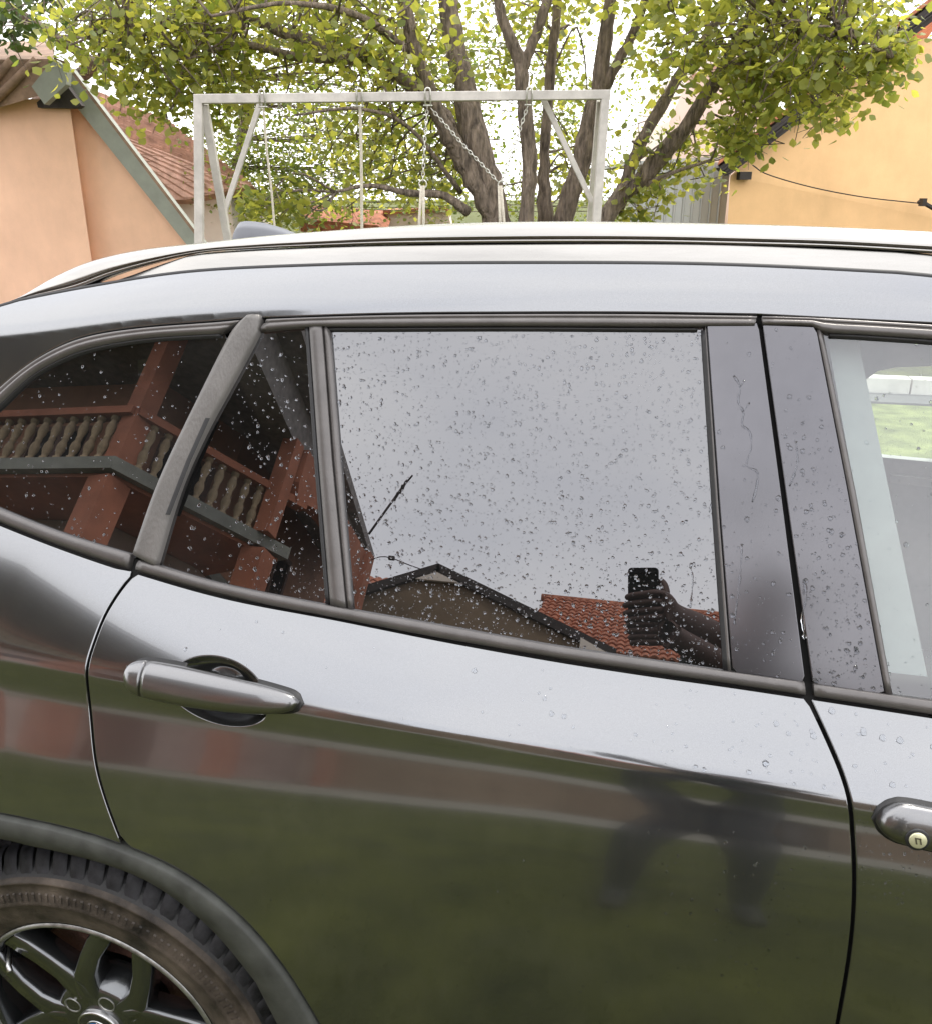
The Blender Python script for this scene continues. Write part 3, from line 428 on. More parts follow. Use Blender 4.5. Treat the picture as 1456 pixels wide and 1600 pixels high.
                   (-1.652, 15.942, 3.004, 0.5), (-1.376, 14.821, 2.395, 0.5), (-0.921, 16.119, 3.889, 0.5), (-0.695, 15.53, 1.379, 0.5), (-1.884, 14.881, 2.394, 0.5), (-2.315, 14.701, 2.523, 0.5), (-1.14, 14.344, 1.354, 0.5),
                   (-0.593, 16.896, 2.988, 0.5), (-2.025, 14.37, 2.883, 0.5), (-2.969, 15.575, 4.259, 0.5), (-1.79, 16.947, 3.297, 0.5), (-0.73, 15.439, 3.587, 0.5), (-3.266, 15.93, 3.8, 0.5), (-1.234, 15.908, 1.419, 0.5),
                   (-2.243, 14.234, 1.499, 0.5), (-2.21, 16.337, 3.57, 0.5), (-7.838, 14.74, 3.046, 0.4), (-6.285, 13.476, 1.471, 0.4), (-7.381, 13.725, 2.501, 0.4), (-7.678, 14.87, 1.682, 0.4), (-6.834, 13.981, 1.783, 0.4),
                   (-7.512, 13.669, 1.386, 0.4), (-6.392, 13.796, 1.818, 0.4), (-7.873, 14.149, 1.877, 0.4), (-6.904, 13.566, 2.191, 0.4), (-6.919, 14.878, 2.303, 0.4), (-6.496, 13.435, 1.809, 0.4), (-8.182, 14.66, 2.586, 0.4),
                   (-7.415, 13.293, 3.038, 0.4), (-7.254, 13.172, 2.09, 0.4), (2.135, 22.884, 3.557, 0.5), (2.404, 24.199, 4.168, 0.5), (1.223, 23.354, 3.46, 0.5), (0.864, 20.591, 2.948, 0.5), (1.285, 20.855, 3.509, 0.5),
                   (1.64, 23.101, 2.769, 0.5), (0.746, 23.211, 3.566, 0.5), (2.221, 23.641, 3.278, 0.5)],
 'clusters_left': [(-6.622, 6.998, 3.254, 0.3), (-7.464, 8.195, 3.418, 0.3), (-7.335, 7.043, 3.748, 0.3), (-5.954, 7.475, 3.366, 0.3), (-6.63, 6.945, 3.397, 0.3), (-7.316, 7.218, 3.384, 0.3), (-7.7, 7.768, 3.392, 0.3),
                   (-6.394, 7.751, 3.449, 0.3), (-7.548, 7.538, 3.535, 0.3), (-6.871, 8.066, 3.625, 0.3), (-8.052, 7.937, 4.113, 0.3), (-6.228, 7.086, 3.25, 0.3), (-6.455, 7.189, 3.968, 0.3), (-7.338, 7.138, 3.864, 0.3),
                   (-7.772, 7.543, 3.587, 0.3), (-6.477, 7.375, 3.217, 0.3), (-7.675, 7.918, 3.965, 0.3), (-6.444, 7.312, 3.397, 0.3), (-8.003, 7.981, 3.844, 0.3), (-7.611, 7.761, 3.521, 0.3), (-7.656, 8.087, 3.641, 0.3),
                   (-7.242, 7.365, 3.854, 0.3), (-7.68, 7.791, 3.852, 0.3), (-6.405, 7.792, 3.56, 0.3), (-6.374, 8.038, 4.026, 0.3), (-6.873, 7.15, 3.23, 0.3), (-7.217, 7.471, 3.998, 0.3), (-6.987, 8.204, 4.005, 0.3),
                   (-6.499, 7.865, 3.921, 0.3), (-6.765, 7.874, 4.052, 0.3), (-6.941, 7.284, 3.09, 0.2), (-7.825, 7.54, 3.237, 0.2), (-7.35, 7.031, 3.211, 0.2), (-6.418, 7.236, 3.088, 0.2)],
 'colA': (-5.767, -5.976, 5.0),
 'colB': (-4.713, -7.758, 5.0),
 'colBtop': (-4.813, -7.758, 6.42),
 'eave_pts': [(-3.861, -5.567, 6.4), (-4.451, -9.116, 6.4), (-4.535, -11.398, 6.4)],
 'fr_roof': [(-9.299, 12.448, 3.213), (-8.128, 12.718, 2.744), (-6.849, 13.013, 1.749), (-7.985, 12.751, 1.528), (-8.669, 12.593, 1.528), (-9.493, 12.403, 2.629)],
 'fr_wall': [(-8.842, 12.861, 1.527), (-8.144, 13.022, 1.527), (-7.381, 13.199, 1.65), (-7.374, 13.2, 0.598), (-8.967, 12.832, 0.598)],
 'g_l': (-5.585, -13.0, 6.382),
 'g_peak': (-3.781, -13.0, 7.197),
 'g_r': (-0.454, -13.0, 5.936),
 'g_wall': [(-5.197, -13.05, 6.327), (-3.669, -13.05, 6.895), (-1.022, -13.05, 5.983)],
 'lh_fascia': [(-6.984, 8.569, 3.051), (-6.843, 8.602, 2.96), (-5.543, 8.902, 1.02), (-5.688, 8.868, 0.959), (-6.879, 8.593, 2.658), (-7.088, 8.545, 2.947)],
 'lh_front': [(-9.454, 7.896, 2.608), (-6.817, 8.505, 2.634), (-6.849, 8.498, 0.68), (-9.963, 7.779, 0.68)],
 'lh_gable': [(-6.986, 8.651, 2.679), (-6.901, 8.67, 2.665), (-5.638, 8.962, 0.955), (-5.452, 9.005, 0.664), (-7.324, 8.573, 0.664)],
 'lh_ridge_end': [(-6.723, 8.219, 2.997), (-6.587, 8.25, 2.909), (-6.628, 8.241, 2.746), (-6.898, 8.178, 2.547), (-7.005, 8.154, 2.726)],
 'lh_roof': [(-9.171, 7.756, 2.985), (-6.788, 8.306, 3.01), (-7.02, 8.253, 2.641), (-7.463, 8.151, 2.524), (-9.307, 7.725, 2.472)],
 'lh_soffit': [(-7.113, 8.334, 2.585), (-6.79, 8.409, 2.819), (-6.622, 8.447, 2.553), (-6.669, 8.437, 2.526), (-7.109, 8.335, 2.533)],
 'limbs': [[(-1.453, 7.485, 0.931, 0.19), (-1.61, 7.449, 1.371, 0.141), (-1.791, 7.407, 2.015, 0.123), (-1.946, 7.474, 2.608, 0.105), (-2.091, 7.543, 3.234, 0.094), (-2.242, 7.714, 4.243, 0.071), (-2.439, 7.874, 5.297, 0.039)],
           [(-1.61, 7.449, 1.371, 0.104), (-1.884, 7.283, 1.875, 0.091), (-2.057, 7.141, 2.215, 0.078), (-2.216, 7.002, 2.659, 0.065), (-2.299, 6.88, 3.12, 0.053), (-2.41, 6.751, 3.805, 0.035)],
           [(-1.75, 7.417, 1.795, 0.08), (-2.214, 7.515, 2.353, 0.075), (-2.755, 7.493, 2.764, 0.07), (-3.154, 7.401, 2.869, 0.063), (-3.66, 7.284, 3.024, 0.054), (-4.105, 7.078, 3.209, 0.044), (-4.563, 6.767, 3.53, 0.028)],
           [(-2.928, 7.453, 2.78, 0.051), (-3.249, 6.866, 2.722, 0.039), (-3.548, 6.386, 2.761, 0.026), (-3.869, 6.004, 2.617, 0.014)],
           [(-1.855, 7.29, 1.459, 0.048), (-2.063, 7.139, 1.599, 0.036), (-2.321, 6.977, 1.616, 0.03), (-2.626, 6.804, 1.68, 0.02), (-2.899, 6.639, 1.626, 0.012)],
           [(-1.33, 7.309, 0.947, 0.138), (-1.299, 7.316, 1.377, 0.078), (-1.291, 7.318, 1.952, 0.069), (-1.358, 7.302, 2.421, 0.066), (-1.386, 7.296, 2.672, 0.06), (-1.539, 7.26, 3.015, 0.045), (-1.624, 7.241, 3.438, 0.036),
            (-1.737, 7.112, 4.118, 0.024)],
           [(-1.374, 7.298, 2.623, 0.048), (-1.241, 7.329, 2.942, 0.045), (-1.137, 7.353, 3.346, 0.036), (-1.021, 7.38, 4.063, 0.024)],
           [(-1.219, 7.95, 1.33, 0.083), (-1.24, 7.945, 1.977, 0.051), (-1.214, 7.951, 2.644, 0.048), (-1.175, 7.96, 3.17, 0.042), (-1.153, 8.068, 4.036, 0.029)],
           [(-1.162, 7.655, 0.862, 0.155), (-0.998, 7.693, 1.369, 0.105), (-0.846, 7.728, 1.964, 0.093), (-0.732, 7.754, 2.556, 0.084), (-0.68, 7.767, 3.116, 0.062), (-0.647, 7.877, 3.814, 0.044), (-0.601, 7.99, 4.661, 0.025)],
           [(-0.701, 7.762, 2.503, 0.056), (-0.467, 7.713, 2.9, 0.043), (-0.33, 7.642, 3.32, 0.03), (-0.148, 7.581, 3.976, 0.018)],
           [(-0.954, 7.498, 0.879, 0.151), (-0.585, 7.481, 1.377, 0.09), (-0.236, 7.459, 1.788, 0.08), (0.089, 7.431, 2.2, 0.07), (0.339, 7.386, 2.609, 0.058), (0.539, 7.33, 3.059, 0.043), (0.759, 7.278, 3.582, 0.025)],
           [(-0.51, 7.601, 1.459, 0.067), (-0.321, 7.747, 2.042, 0.058), (-0.075, 7.906, 2.53, 0.053), (0.174, 8.066, 2.931, 0.044), (0.39, 8.116, 3.284, 0.035), (0.619, 8.272, 3.981, 0.022)],
           [(0.294, 7.376, 2.537, 0.032), (0.561, 7.027, 2.649, 0.025), (0.857, 6.582, 2.684, 0.018), (1.135, 6.236, 2.614, 0.012), (1.395, 6.09, 2.476, 0.007)],
           [(0.089, 7.431, 2.2, 0.02), (0.432, 7.305, 2.185, 0.017), (0.61, 7.141, 2.313, 0.014), (0.807, 6.981, 2.386, 0.011)],
           [(-2.294, 6.983, 2.757, 0.035), (-2.544, 6.413, 2.933, 0.028), (-2.922, 5.915, 2.947, 0.018), (-3.347, 5.509, 2.811, 0.01)],
           [(-3.852, 7.034, 3.016, 0.031), (-4.048, 6.476, 2.91, 0.02), (-4.342, 5.997, 2.867, 0.014), (-4.623, 5.625, 2.687, 0.008)],
           [(-1.937, 7.374, 1.627, 0.025), (-2.28, 6.884, 2.149, 0.018), (-2.608, 6.5, 2.274, 0.014), (-3.051, 6.193, 2.21, 0.008)], [(-0.37, 7.53, 1.627, 0.027), (-0.011, 7.305, 1.783, 0.017), (0.3, 7.172, 1.88, 0.011)]],
 'pw_wall': [(-0.176, 18.659, 3.024), (0.135, 18.731, 3.853), (0.8, 18.884, 4.177), (1.945, 19.149, 3.619), (2.133, 19.192, 2.166), (-0.103, 18.676, 2.166)],
 'rh_bracket': [(3.311, 12.28, 1.51), (3.451, 12.312, 1.437)],
 'rh_cable': [(1.03, 11.959, 1.98), (1.256, 12.011, 1.859), (1.873, 12.153, 1.697), (2.575, 12.315, 1.574), (3.36, 12.497, 1.492)],
 'rh_rake': [(0.591, 11.96, 1.95), (0.738, 11.994, 1.853), (3.812, 12.704, 4.253), (3.668, 12.67, 4.371)],
 'rh_shed': [(-0.619, 12.604, 1.976), (0.807, 12.934, 2.063), (0.936, 12.963, 0.548), (-0.521, 12.627, 0.548)],
 'rh_wall': [(0.768, 12.206, 1.849), (1.079, 12.278, 2.152), (2.89, 12.696, 3.535), (5.691, 13.343, 3.535), (6.498, 13.529, 0.604), (0.869, 12.229, 0.604)],
 'rr_roof': [(-6.926, 15.048, 1.172), (-5.487, 15.38, 1.055), (-5.31, 15.421, 0.938), (-6.942, 15.045, 0.938)],
 'rr_wall': [(-5.675, 16.363, 1.233), (-4.404, 16.657, 1.294), (-4.152, 16.715, 0.674), (-5.695, 16.359, 0.674)],
 'shoulder': [(0.234, -1.24, 1.727), (0.363, -1.215, 1.761)],
 'slab': [(-7.634, -6.398, 5.0), (-5.924, -6.151, 5.0), (-5.495, -7.099, 5.0), (-4.491, -8.2, 5.0)],
 'sw_beam': [(-3.062, 4.651, 2.182), (-0.445, 5.255, 2.208)],
 'sw_ch3': [(-1.593, 4.99, 2.144), (-1.613, 4.985, 1.935), (-1.63, 4.982, 1.688)],
 'sw_ch3d': [(-1.569, 4.996, 2.126), (-1.362, 5.043, 1.904), (-1.145, 5.094, 1.684)],
 'sw_ch4': [(-0.96, 5.136, 2.144), (-1.033, 5.119, 1.927), (-1.116, 5.1, 1.684)],
 'sw_hooks': [(-2.628, 4.751, 2.189), (-2.017, 4.892, 2.193), (-1.588, 4.991, 2.197), (-0.954, 5.138, 2.2)],
 'sw_lback': [(-3.251, 5.12, 2.19), (-3.181, 5.137, 1.302)],
 'sw_lbrace': [(-2.8, 5.071, 2.204), (-3.112, 4.999, 1.492)],
 'sw_lpost': [(-3.037, 4.657, 2.182), (-3.131, 4.635, 1.3)],
 'sw_rbrace': [(-0.878, 5.258, 2.191), (-0.532, 5.338, 1.554)],
 'sw_rope1': [(-2.632, 4.75, 2.144), (-2.632, 4.75, 1.896), (-2.622, 4.753, 1.62), (-2.62, 4.753, 1.375)],
 'sw_rope2': [(-2.019, 4.892, 2.144), (-2.025, 4.89, 1.818), (-2.04, 4.887, 1.375)],
 'sw_rope3a': [(-1.639, 4.98, 1.66), (-1.66, 4.975, 1.408)],
 'sw_rope3b': [(-1.626, 4.982, 1.66), (-1.63, 4.981, 1.408)],
 'sw_rope4a': [(-1.136, 5.096, 1.66), (-1.124, 5.098, 1.416)],
 'sw_rope4b': [(-1.124, 5.098, 1.66), (-1.099, 5.104, 1.416)],
 'sw_rpost': [(-0.473, 5.249, 2.208), (-0.488, 5.245, 1.432)],
 't2_ridge': [(-10.585, -19.0, 9.295), (-8.327, -19.0, 9.472)],
 't_eave': [(-1.101, -14.5, 6.286), (1.193, -14.5, 6.31)],
 't_ridge': [(-3.646, -17.5, 8.616), (0.054, -17.5, 8.642), (2.652, -17.5, 8.711)]}
# ================================================================ car
CW = 1.80                                         # far side is the mirror image about y = CW/2
CARLOC = (0.6, CW/2, 0)
car = thing('parked_car', CARLOC, 'wet dark grey estate car with silver roof rails and tinted rear windows', 'car')
def lean(y, z):                                     # the car leans a little away from the camera
    t = np.clip((np.asarray(z)-.6)/.8, 0, 1); return z-.07*np.clip(np.asarray(y)-.36, 0, 2)*t*t*(3-2*t)
def mirror(o, name=None, parent=None, mat=None):
    me = o.data.copy(); n = len(me.vertices); co = np.empty(n*3); me.vertices.foreach_get('co', co); co = co.reshape(-1, 3)
    co[:, 1] = CW-co[:, 1]; co[:, 2] = lean(co[:, 1], co[:, 2]); me.vertices.foreach_set('co', co.ravel()); me.flip_normals(); me.update()
    m = bpy.data.objects.new(name or o.name.split('.')[0], me); 
    if mat: me.materials.clear(); me.materials.append(mat)
    return link(m, parent or car)
def panel(name, loop, mat, parent, off=0.0, gx=.02, gz=.009, flange=.012, bev=.0018, f=None, extra=None, thick=None, label=None):
    """sheet cut out of the car's side surface along a closed (x, z) outline, with rounded, turned-in edges"""
    f = f or S0
    L = np.array(loop, float)
    if np.allclose(L[0], L[-1]): L = L[:-1]
    L = resample(np.vstack([L, L[:1]]), d=.008)[:-1]
    if area2(L) < 0: L = L[::-1]
    x0, z0 = L.min(0); x1, z1 = L.max(0)
    X, Z = np.meshgrid(np.arange(x0+gx/2, x1, gx), np.arange(z0+gz/2, z1, gz)); gxs, gzs = X.ravel(), Z.ravel()
    if extra is not None:
        cx, cz, a_, b_, tl, _ = extra; ct, st = math.cos(tl), math.sin(tl)
        u_ = ((gxs-cx)*ct+(gzs-cz)*st)/a_; v_ = (-(gxs-cx)*st+(gzs-cz)*ct)/b_; k = np.hypot(u_, v_) > 1.12; gxs, gzs = gxs[k], gzs[k]
        th = np.linspace(0, 2*math.pi, 97)[:-1]; rs = [1.08, 1.03, 1.0, .996, .985, .96, .92, .86, .78, .68, .56, .42, .28, .12]
        ru = np.concatenate([r*np.cos(th) for r in rs]); rv = np.concatenate([r*np.sin(th) for r in rs])
        gxs = np.concatenate([gxs, cx+a_*ru*ct-b_*rv*st]); gzs = np.concatenate([gzs, cz+a_*ru*st+b_*rv*ct])
    k = inside(gxs, gzs, L); gxs, gzs = gxs[k], gzs[k]
    d = np.full(len(gxs), 9.)
    for p in L: d = np.minimum(d, np.hypot(gxs-p[0], gzs-p[1]))
    k = d > .003; gxs, gzs = gxs[k], gzs[k]; nb = len(L)
    P2 = [Vector((float(a), float(b))) for a, b in np.vstack([L, np.stack([gxs, gzs], 1)])]
    ce = [(i, (i+1) % nb) for i in range(nb)]
    if extra is not None:
        cx, cz, a_, b_, tl, _ = extra; ct, st = math.cos(tl), math.sin(tl)
        u_ = ((gxs-cx)*ct+(gzs-cz)*st)/a_; v_ = (-(gxs-cx)*st+(gzs-cz)*ct)/b_; rr_ = np.hypot(u_, v_)
        for r in (1.03, 1.0, .996, .985, .96):
            ii = np.where(np.abs(rr_-r) < 1e-5)[0]; ii = ii[np.argsort(np.arctan2(v_[ii], u_[ii]))]; ce += [(nb+int(ii[q]), nb+int(ii[(q+1) % len(ii)])) for q in range(len(ii))]
    v2, _, tri, _, _, _ = delaunay_2d_cdt(P2, ce, [], 1, 1e-7)
    Q = np.array([[v.x, v.y] for v in v2]); x, z = Q[:, 0], Q[:, 1]
    N = NRM(x, z, f); V = np.stack([x, f(x, z), z], 1)+N*off
    F = []
    for t in tri:
        a, b, c = V[list(t)]; F.append(tuple(t) if np.dot(np.cross(b-a, c-a), N[t[0]]) > 0 else tuple(t)[::-1])
    # turned-in edge
    T = np.roll(L, -1, 0)-np.roll(L, 1, 0); T /= np.linalg.norm(T, axis=1, keepdims=True)+1e-12; O2 = np.stack([T[:, 1], -T[:, 0]], 1)
    nb3 = NRM(L[:, 0], L[:, 1], f); base = np.stack([L[:, 0], f(L[:, 0], L[:, 1]), L[:, 1]], 1)+nb3*off
    O3 = np.stack([O2[:, 0], 0*O2[:, 0], O2[:, 1]], 1); O3 -= nb3*np.sum(O3*nb3, 1, keepdims=True); O3 /= np.linalg.norm(O3, axis=1, keepdims=True)
    rings = [(base, nb3)]
    for a in (30, 60, 90):
        s, c = math.sin(R(a)), math.cos(R(a)); rings.append((base+O3*bev*s-nb3*bev*(1-c), nb3*c+O3*s))
    rings.append((rings[-1][0]-nb3*flange, O3))
    b0 = len(V)
    for rv, rn in rings: V = np.vstack([V, rv]); N = np.vstack([N, rn])
    for r in range(len(rings)-1):
        for i in range(nb):
            j = (i+1) % nb; a, b = b0+r*nb, b0+(r+1)*nb; F.append((a+i, b+i, b+j, a+j))
    return mk(name, V, F, mat, parent, True, N, None, label)
def band(name, A, B, prof, mat, parent, n=None, f=None, caps=True, d=.012, label=None, lift=None):
    """moulding between two (x, z) polylines; prof = [(t across, height above the surface)], lift(s) scales the height along"""
    f = f or S0
    n = n or max(3, int(max(np.sum(np.linalg.norm(np.diff(np.array(A), axis=0), axis=1)), .03)/d)+1)
    A, B = resample(A, n), resample(B, n); V = []; k = len(prof)
    for i in range(n):
        lf = 1 if lift is None else lift(i/(n-1))
        q = np.array([A[i]*(1-t)+B[i]*t for t, hh in prof]); N = NRM(q[:, 0], q[:, 1], f)
        V += list(np.stack([q[:, 0], f(q[:, 0], q[:, 1]), q[:, 1]], 1)+N*np.array([[hh*lf] for t, hh in prof]))
    F = [(i*k+j, (i+1)*k+j, (i+1)*k+j+1, i*k+j+1) for i in range(n-1) for j in range(k-1)]
    a, b, c = [np.array(V[i]) for i in F[len(F)//2][:3]]
    flip = np.cross(b-a, c-a)[1] > 0
    if caps: F += [tuple(range(k)), tuple(range((n-1)*k, n*k))[::-1]]
    if flip: F = [q[::-1] for q in F]
    return mk(name, V, F, mat, parent, True, None, None, label)
DOME = [(0, -.010), (0, .002), (.04, .0045), (.12, .006), (.3, .0072), (.5, .0078), (.7, .0072), (.88, .006), (.96, .0045), (1, .002), (1, -.010)]
FLAT = [(0, -.010), (0, .0025), (.05, .004), (.5, .0046), (.95, .004), (1, .0025), (1, -.010)]
t_ = {k: np.array(v) for k, v in T.items()}
SILL = .27
WC = np.array([-.79, .343]); WF = np.array([1.97, .343])
# ---- outlines -----------------------------------------------------
belt = spline(T['belt_lo'], 6)
def belt_between(xa, xb, tab=None): 
    b = belt if tab is None else tab; b = b[np.argsort(b[:, 0])]
    xs = np.linspace(xa, xb, max(3, int(abs(xb-xa)/.02))); return np.stack([xs, np.interp(xs, b[:, 0], b[:, 1])], 1)
seam_r = spline(T['seam_r'], 6)
seam_f = np.vstack([spline(T['seam_f'], 6), [[.262, .60], [.256, .45], [.245, .33], [.24, SILL]]])
ao = spline(T['arch_out'], 5)
# complete the arch outline as a rounded arc towards both sides
def arch_curve(c, r, a0, a1, n=40, sq=1.0): return np.array([[c[0]+r*math.cos(a), c[1]+r*math.sin(a)] for a in np.linspace(a0, a1, n)])
xl, zl = ao[-1]; arch_front = np.vstack([ao, np.array([[-.366, .47], [-.356, .40], [-.352, .33], [-.351, SILL]])])
arch_rear = np.array([[2*(-.80)-x, z] for x, z in arch_front])[::-1]          # mirrored for the rear half
k = np.argmin(np.abs(arch_front[:, 0]+.80)); arch_top = arch_front
arch_all = np.vstack([arch_rear[arch_rear[:, 0] < -.805], arch_front[arch_front[:, 0] > -.80]])   # rear -> front
GAP = .0036
def cut(poly, d): return offs(poly, d)
# ---- rear door ----------------------------------------------------
CUPS.append((-.519, .9975, .073, .0375, math.atan2(.9916-1.0082, -.4549+.5804), .030))
ar_d = arch_all[arch_all[:, 0] > seam_r[-1, 0]]
sr_d = cut(seam_r, GAP); sf_d = cut(seam_f, -GAP)
top = belt_between(sr_d[0, 0]+.002, sf_d[0, 0]-.002); top[:, 1] -= .002
door_loop = np.vstack([top, sf_d[1:], [[sf_d[-1, 0], SILL]], (ar_d+np.array([.0035, .0035]))[::-1][1:], sr_d[::-1][1:-1]])
rear_door = panel('rear_door', door_loop, M['paint'], car, f=S, extra=CUPS[0], label='grey rear side door with long shoulder crease and pull handle')
# ---- front door ---------------------------------------------------
sf_f = cut(seam_f, GAP); DX = 1.30
seam_ff = np.array([[DX-.03, float(ZB(DX))-.002], [DX, .95], [DX+.01, .8], [DX, .6], [DX-.02, .4], [DX-.04, SILL]]); seam_ff = spline(seam_ff, 5)
CUPS.append((.56, .955, .073, .0375, -.06, .030))
top = belt_between(sf_f[0, 0]+.002, DX-.035); top = np.stack([top[:, 0], ZB(top[:, 0])-.003], 1)
fd_loop = np.vstack([top, cut(seam_ff, -GAP), sf_f[::-1]])
front_door = panel('front_door', fd_loop, M['paint'], car, f=S, extra=CUPS[1], label='grey front side door with key lock in its handle')
# ---- body side: quarter panel, pillar and roof side in one sheet ---
to = spline(T['trim_out'], 6); di = spline(T['ditch'], 6)
tip = np.array([[-1.062, 1.225], [-1.075, 1.205], [-1.066, 1.190], [-1.03, 1.183]])
qa_rear = arch_all[arch_all[:, 0] <= seam_r[-1, 0]+.004][::-1]
di_rear = np.array([[-1.62, 1.12], [-1.56, 1.21], [-1.43, 1.29], [-1.25, 1.355], [-1.08, 1.412]])
ffx = np.linspace(.33, .96, 24)
tof = np.vstack([to, [[x, float(ZG(x))] for x in ffx]])
dif = np.vstack([di[:-1], [[x, float(ZG(x))+.046-.012*(x-.3)] for x in ffx]])
bq = belt_between(-.975, -.690)[:, :]; bq[:, 1] -= .003
sr_q = cut(seam_r, -GAP)
body_loop = np.vstack([tof[::-1], tip, bq[:-1], sr_q[1:], qa_rear[1:]+np.array([0, .0035]), [[-1.22, SILL+.05], [-1.45, .30], [-1.60, .36], [-1.66, .62], [-1.66, 1.0], [-1.64, 1.12]], di_rear, dif])
body_side = panel('body_side', body_loop, M['paint'], car, gx=.012, gz=.005, label='grey rear quarter panel running up into the roof side')
# ---- dark structure behind the gaps --------------------------------
def backing(name, line, w=.05, off=-.013):
    return band(name, cut(line, w/2), cut(line, -w/2), [(0, off), (.5, off), (1, off)], M['black_gap'], car, caps=False)
for nm, ln in (('door_aperture', seam_r), ('door_aperture', seam_f), ('door_aperture', seam_ff)): backing(nm, ln)
backing('gutter_seal', tof[tof[:, 0] > -1.0], .03, -.008)
backing('belt_seal', belt_between(-1.0, .33), .03, -.006)
# ---- front wing ----------------------------------------------------
arch_f = np.array([[WF[0]-(x-WC[0]), z] for x, z in arch_all]); arch_f = arch_f[::-1]
arch_fw = arch_f[np.argsort(arch_f[:, 0])]
wt = np.array([[DX+.01, float(ZB(DX+.01))-.01], [1.7, .985], [2.1, .93], [2.5, .84], [2.78, .72]])
wing_loop = np.vstack([wt, [[2.84, .6], [2.84, .42], [2.74, .30], [2.42, .285]], arch_fw[::-1], [[1.5, SILL]], cut(seam_ff, GAP)[::-1]])
wing = panel('front_wing', wing_loop, M['paint'], car)
# ---- sill ----------------------------------------------------------
sl = np.array([[-.385, SILL-.004], [1.54, SILL-.004]]); sl2 = sl-np.array([0, .10])
band('side_sill', sl, sl2, [(0, -.01), (0, 0), (.1, .006), (.5, .008), (1, -.01), (1, -.05)], M['cladding'], car, n=30)
# ---- wheel arch cladding -------------------------------------------
ain = spline(T['arch_in'], 5); ain = ain[ain[:, 0] > -.80]; ain = np.vstack([ain, [[-.440, .51], [-.422, .43], [-.414, .35], [-.412, SILL]]])
ain_all = np.vstack([np.array([[-1.60-x, z] for x, z in ain])[::-1], ain])
CLAD = [(0, -.012), (0, .001), (.03, .006), (.08, .0085), (.5, .0095), (.93, .006), (1, .0), (1, -.05)]
band('arch_cladding', arch_all, ain_all, CLAD, M['cladding'], car, n=110)
A2 = np.array([[WF[0]-(x-WC[0]), z] for x, z in arch_all]); B2 = np.array([[WF[0]-(x-WC[0]), z] for x, z in ain_all])
band('arch_cladding', A2, B2, CLAD, M['cladding'], car, n=90)
# ---- side glass -----------------------------------------------------
def gpanel(name, loop, mat, parent, label=None): return panel(name, loop, mat, parent, off=-.0045, gx=.05, gz=.05, flange=.004, bev=.0005, label=label)
ti = spline(T['trim_in'], 6); cl, cr_ = spline(T['cbar_l'], 6), spline(T['cbar_r'], 6)
tq = ti[ti[:, 0] < -.585]
q_loop = np.vstack([tq[::-1]+[0, .006], [[-1.045, 1.215], [-1.055, 1.20], [-1.05, 1.194]], spline(T['belt_hi_q'], 4)-[0, .006], cl[cl[:, 1] < 1.41][::-1]+[.008, 0]])
quarter_glass = gpanel('quarter_window', q_loop, M['privacy'], car, 'dark tinted rear quarter window mirroring the house')
bh = spline(T['belt_hi_d'], 6); td = spline(T['trimd_in'], 6)
dl, dr = t_['div_l'], t_['div_r']
def sub(c, a, b): return c[(c[:, 0] >= a) & (c[:, 0] <= b)]
s_loop = np.vstack([sub(td, -.53, -.455)+[0, .006], dl+[.006, 0], sub(bh, -.66, -.385)[::-1]-[0, .006], cr_[cr_[:, 1] < 1.42][::-1]-[.008, 0]])
small_glass = gpanel('fixed_window', s_loop, M['privacy'], rear_door, 'small dark triangular door window mirroring the balcony')
m_loop = np.vstack([sub(td, -.44, .05)+[0, .006], t_['gl_r']+[.005, 0], sub(bh, -.36, .10)[::-1]-[0, .006], t_['gl_l'][::-1]-[.005, 0]])
main_glass = gpanel('door_window', m_loop, M['privacy'], rear_door, 'large rain-spotted rear door window mirroring sky and roofs')
xs = np.linspace(.20, .94, 18)
f_top = np.vstack([spline(T['trimf_in'], 4)[6:], [[x, float(ZG(x))-.028] for x in np.linspace(.36, .93, 14)]])
f_bot = np.vstack([t_['belt_hi_f'], [[x, float(ZB(x))+.018] for x in np.linspace(.4, DX-.05, 16)]])
fg_loop = np.vstack([f_top[f_top[:, 0] > t_['fg_l'][0, 0]]+[0, .006], [[1.10, 1.30], [DX-.03, float(ZB(DX))+.03]], f_bot[f_bot[:, 0] > .283][::-1]-[0, .006], t_['fg_l'][::-1]-[.005, 0]])
front_glass = gpanel('door_window', fg_loop, M['clear'], front_door, 'clear front door window showing the pale cabin')
# ---- mouldings -------------------------------------------------------
tb = to+np.array([0, -.004]); xs = np.linspace(-.99, -.56, 40)
tqo, tqi = tb[(tb[:, 0] < -.565)], ti[(ti[:, 0] < -.583)]
tipo = np.array([[-1.058, 1.222], [-1.068, 1.205], [-1.06, 1.192]]); tipi = np.array([[-1.03, 1.218], [-1.04, 1.207], [-1.035, 1.204]])
QT = [(0, -.010), (0, .001), (.06, .003), (.2, .0045), (.32, .0035), (.40, .003), (.5, .006), (.64, .0068), (.82, .005), (.96, .0025), (1, 0), (1, -.010)]
band('quarter_window_trim', np.vstack([tipo[::-1], tqo]), np.vstack([tipi[::-1], tqi]), QT, M['trim'], car, n=60)
tdo = tb[(tb[:, 0] > -.535)]
DT = [(0, -.010), (0, .001), (.05, .0035), (.16, .0045), (.27, .004), (.33, .0022), (.40, .0045), (.5, .006), (.7, .0066), (.92, .0055), (1, .003), (1, -.010)]
band('window_frame', tdo, np.vstack([td[td[:, 0] > -.535][:-6], [[.110, 1.4490]]])+[0, .0015], DT, M['trim'], rear_door, n=70)
tfo = np.vstack([spline(T['trimf_out'], 4)+[0, -.004], [[x, float(ZG(x))-.004] for x in np.linspace(.36, .96, 14)]])
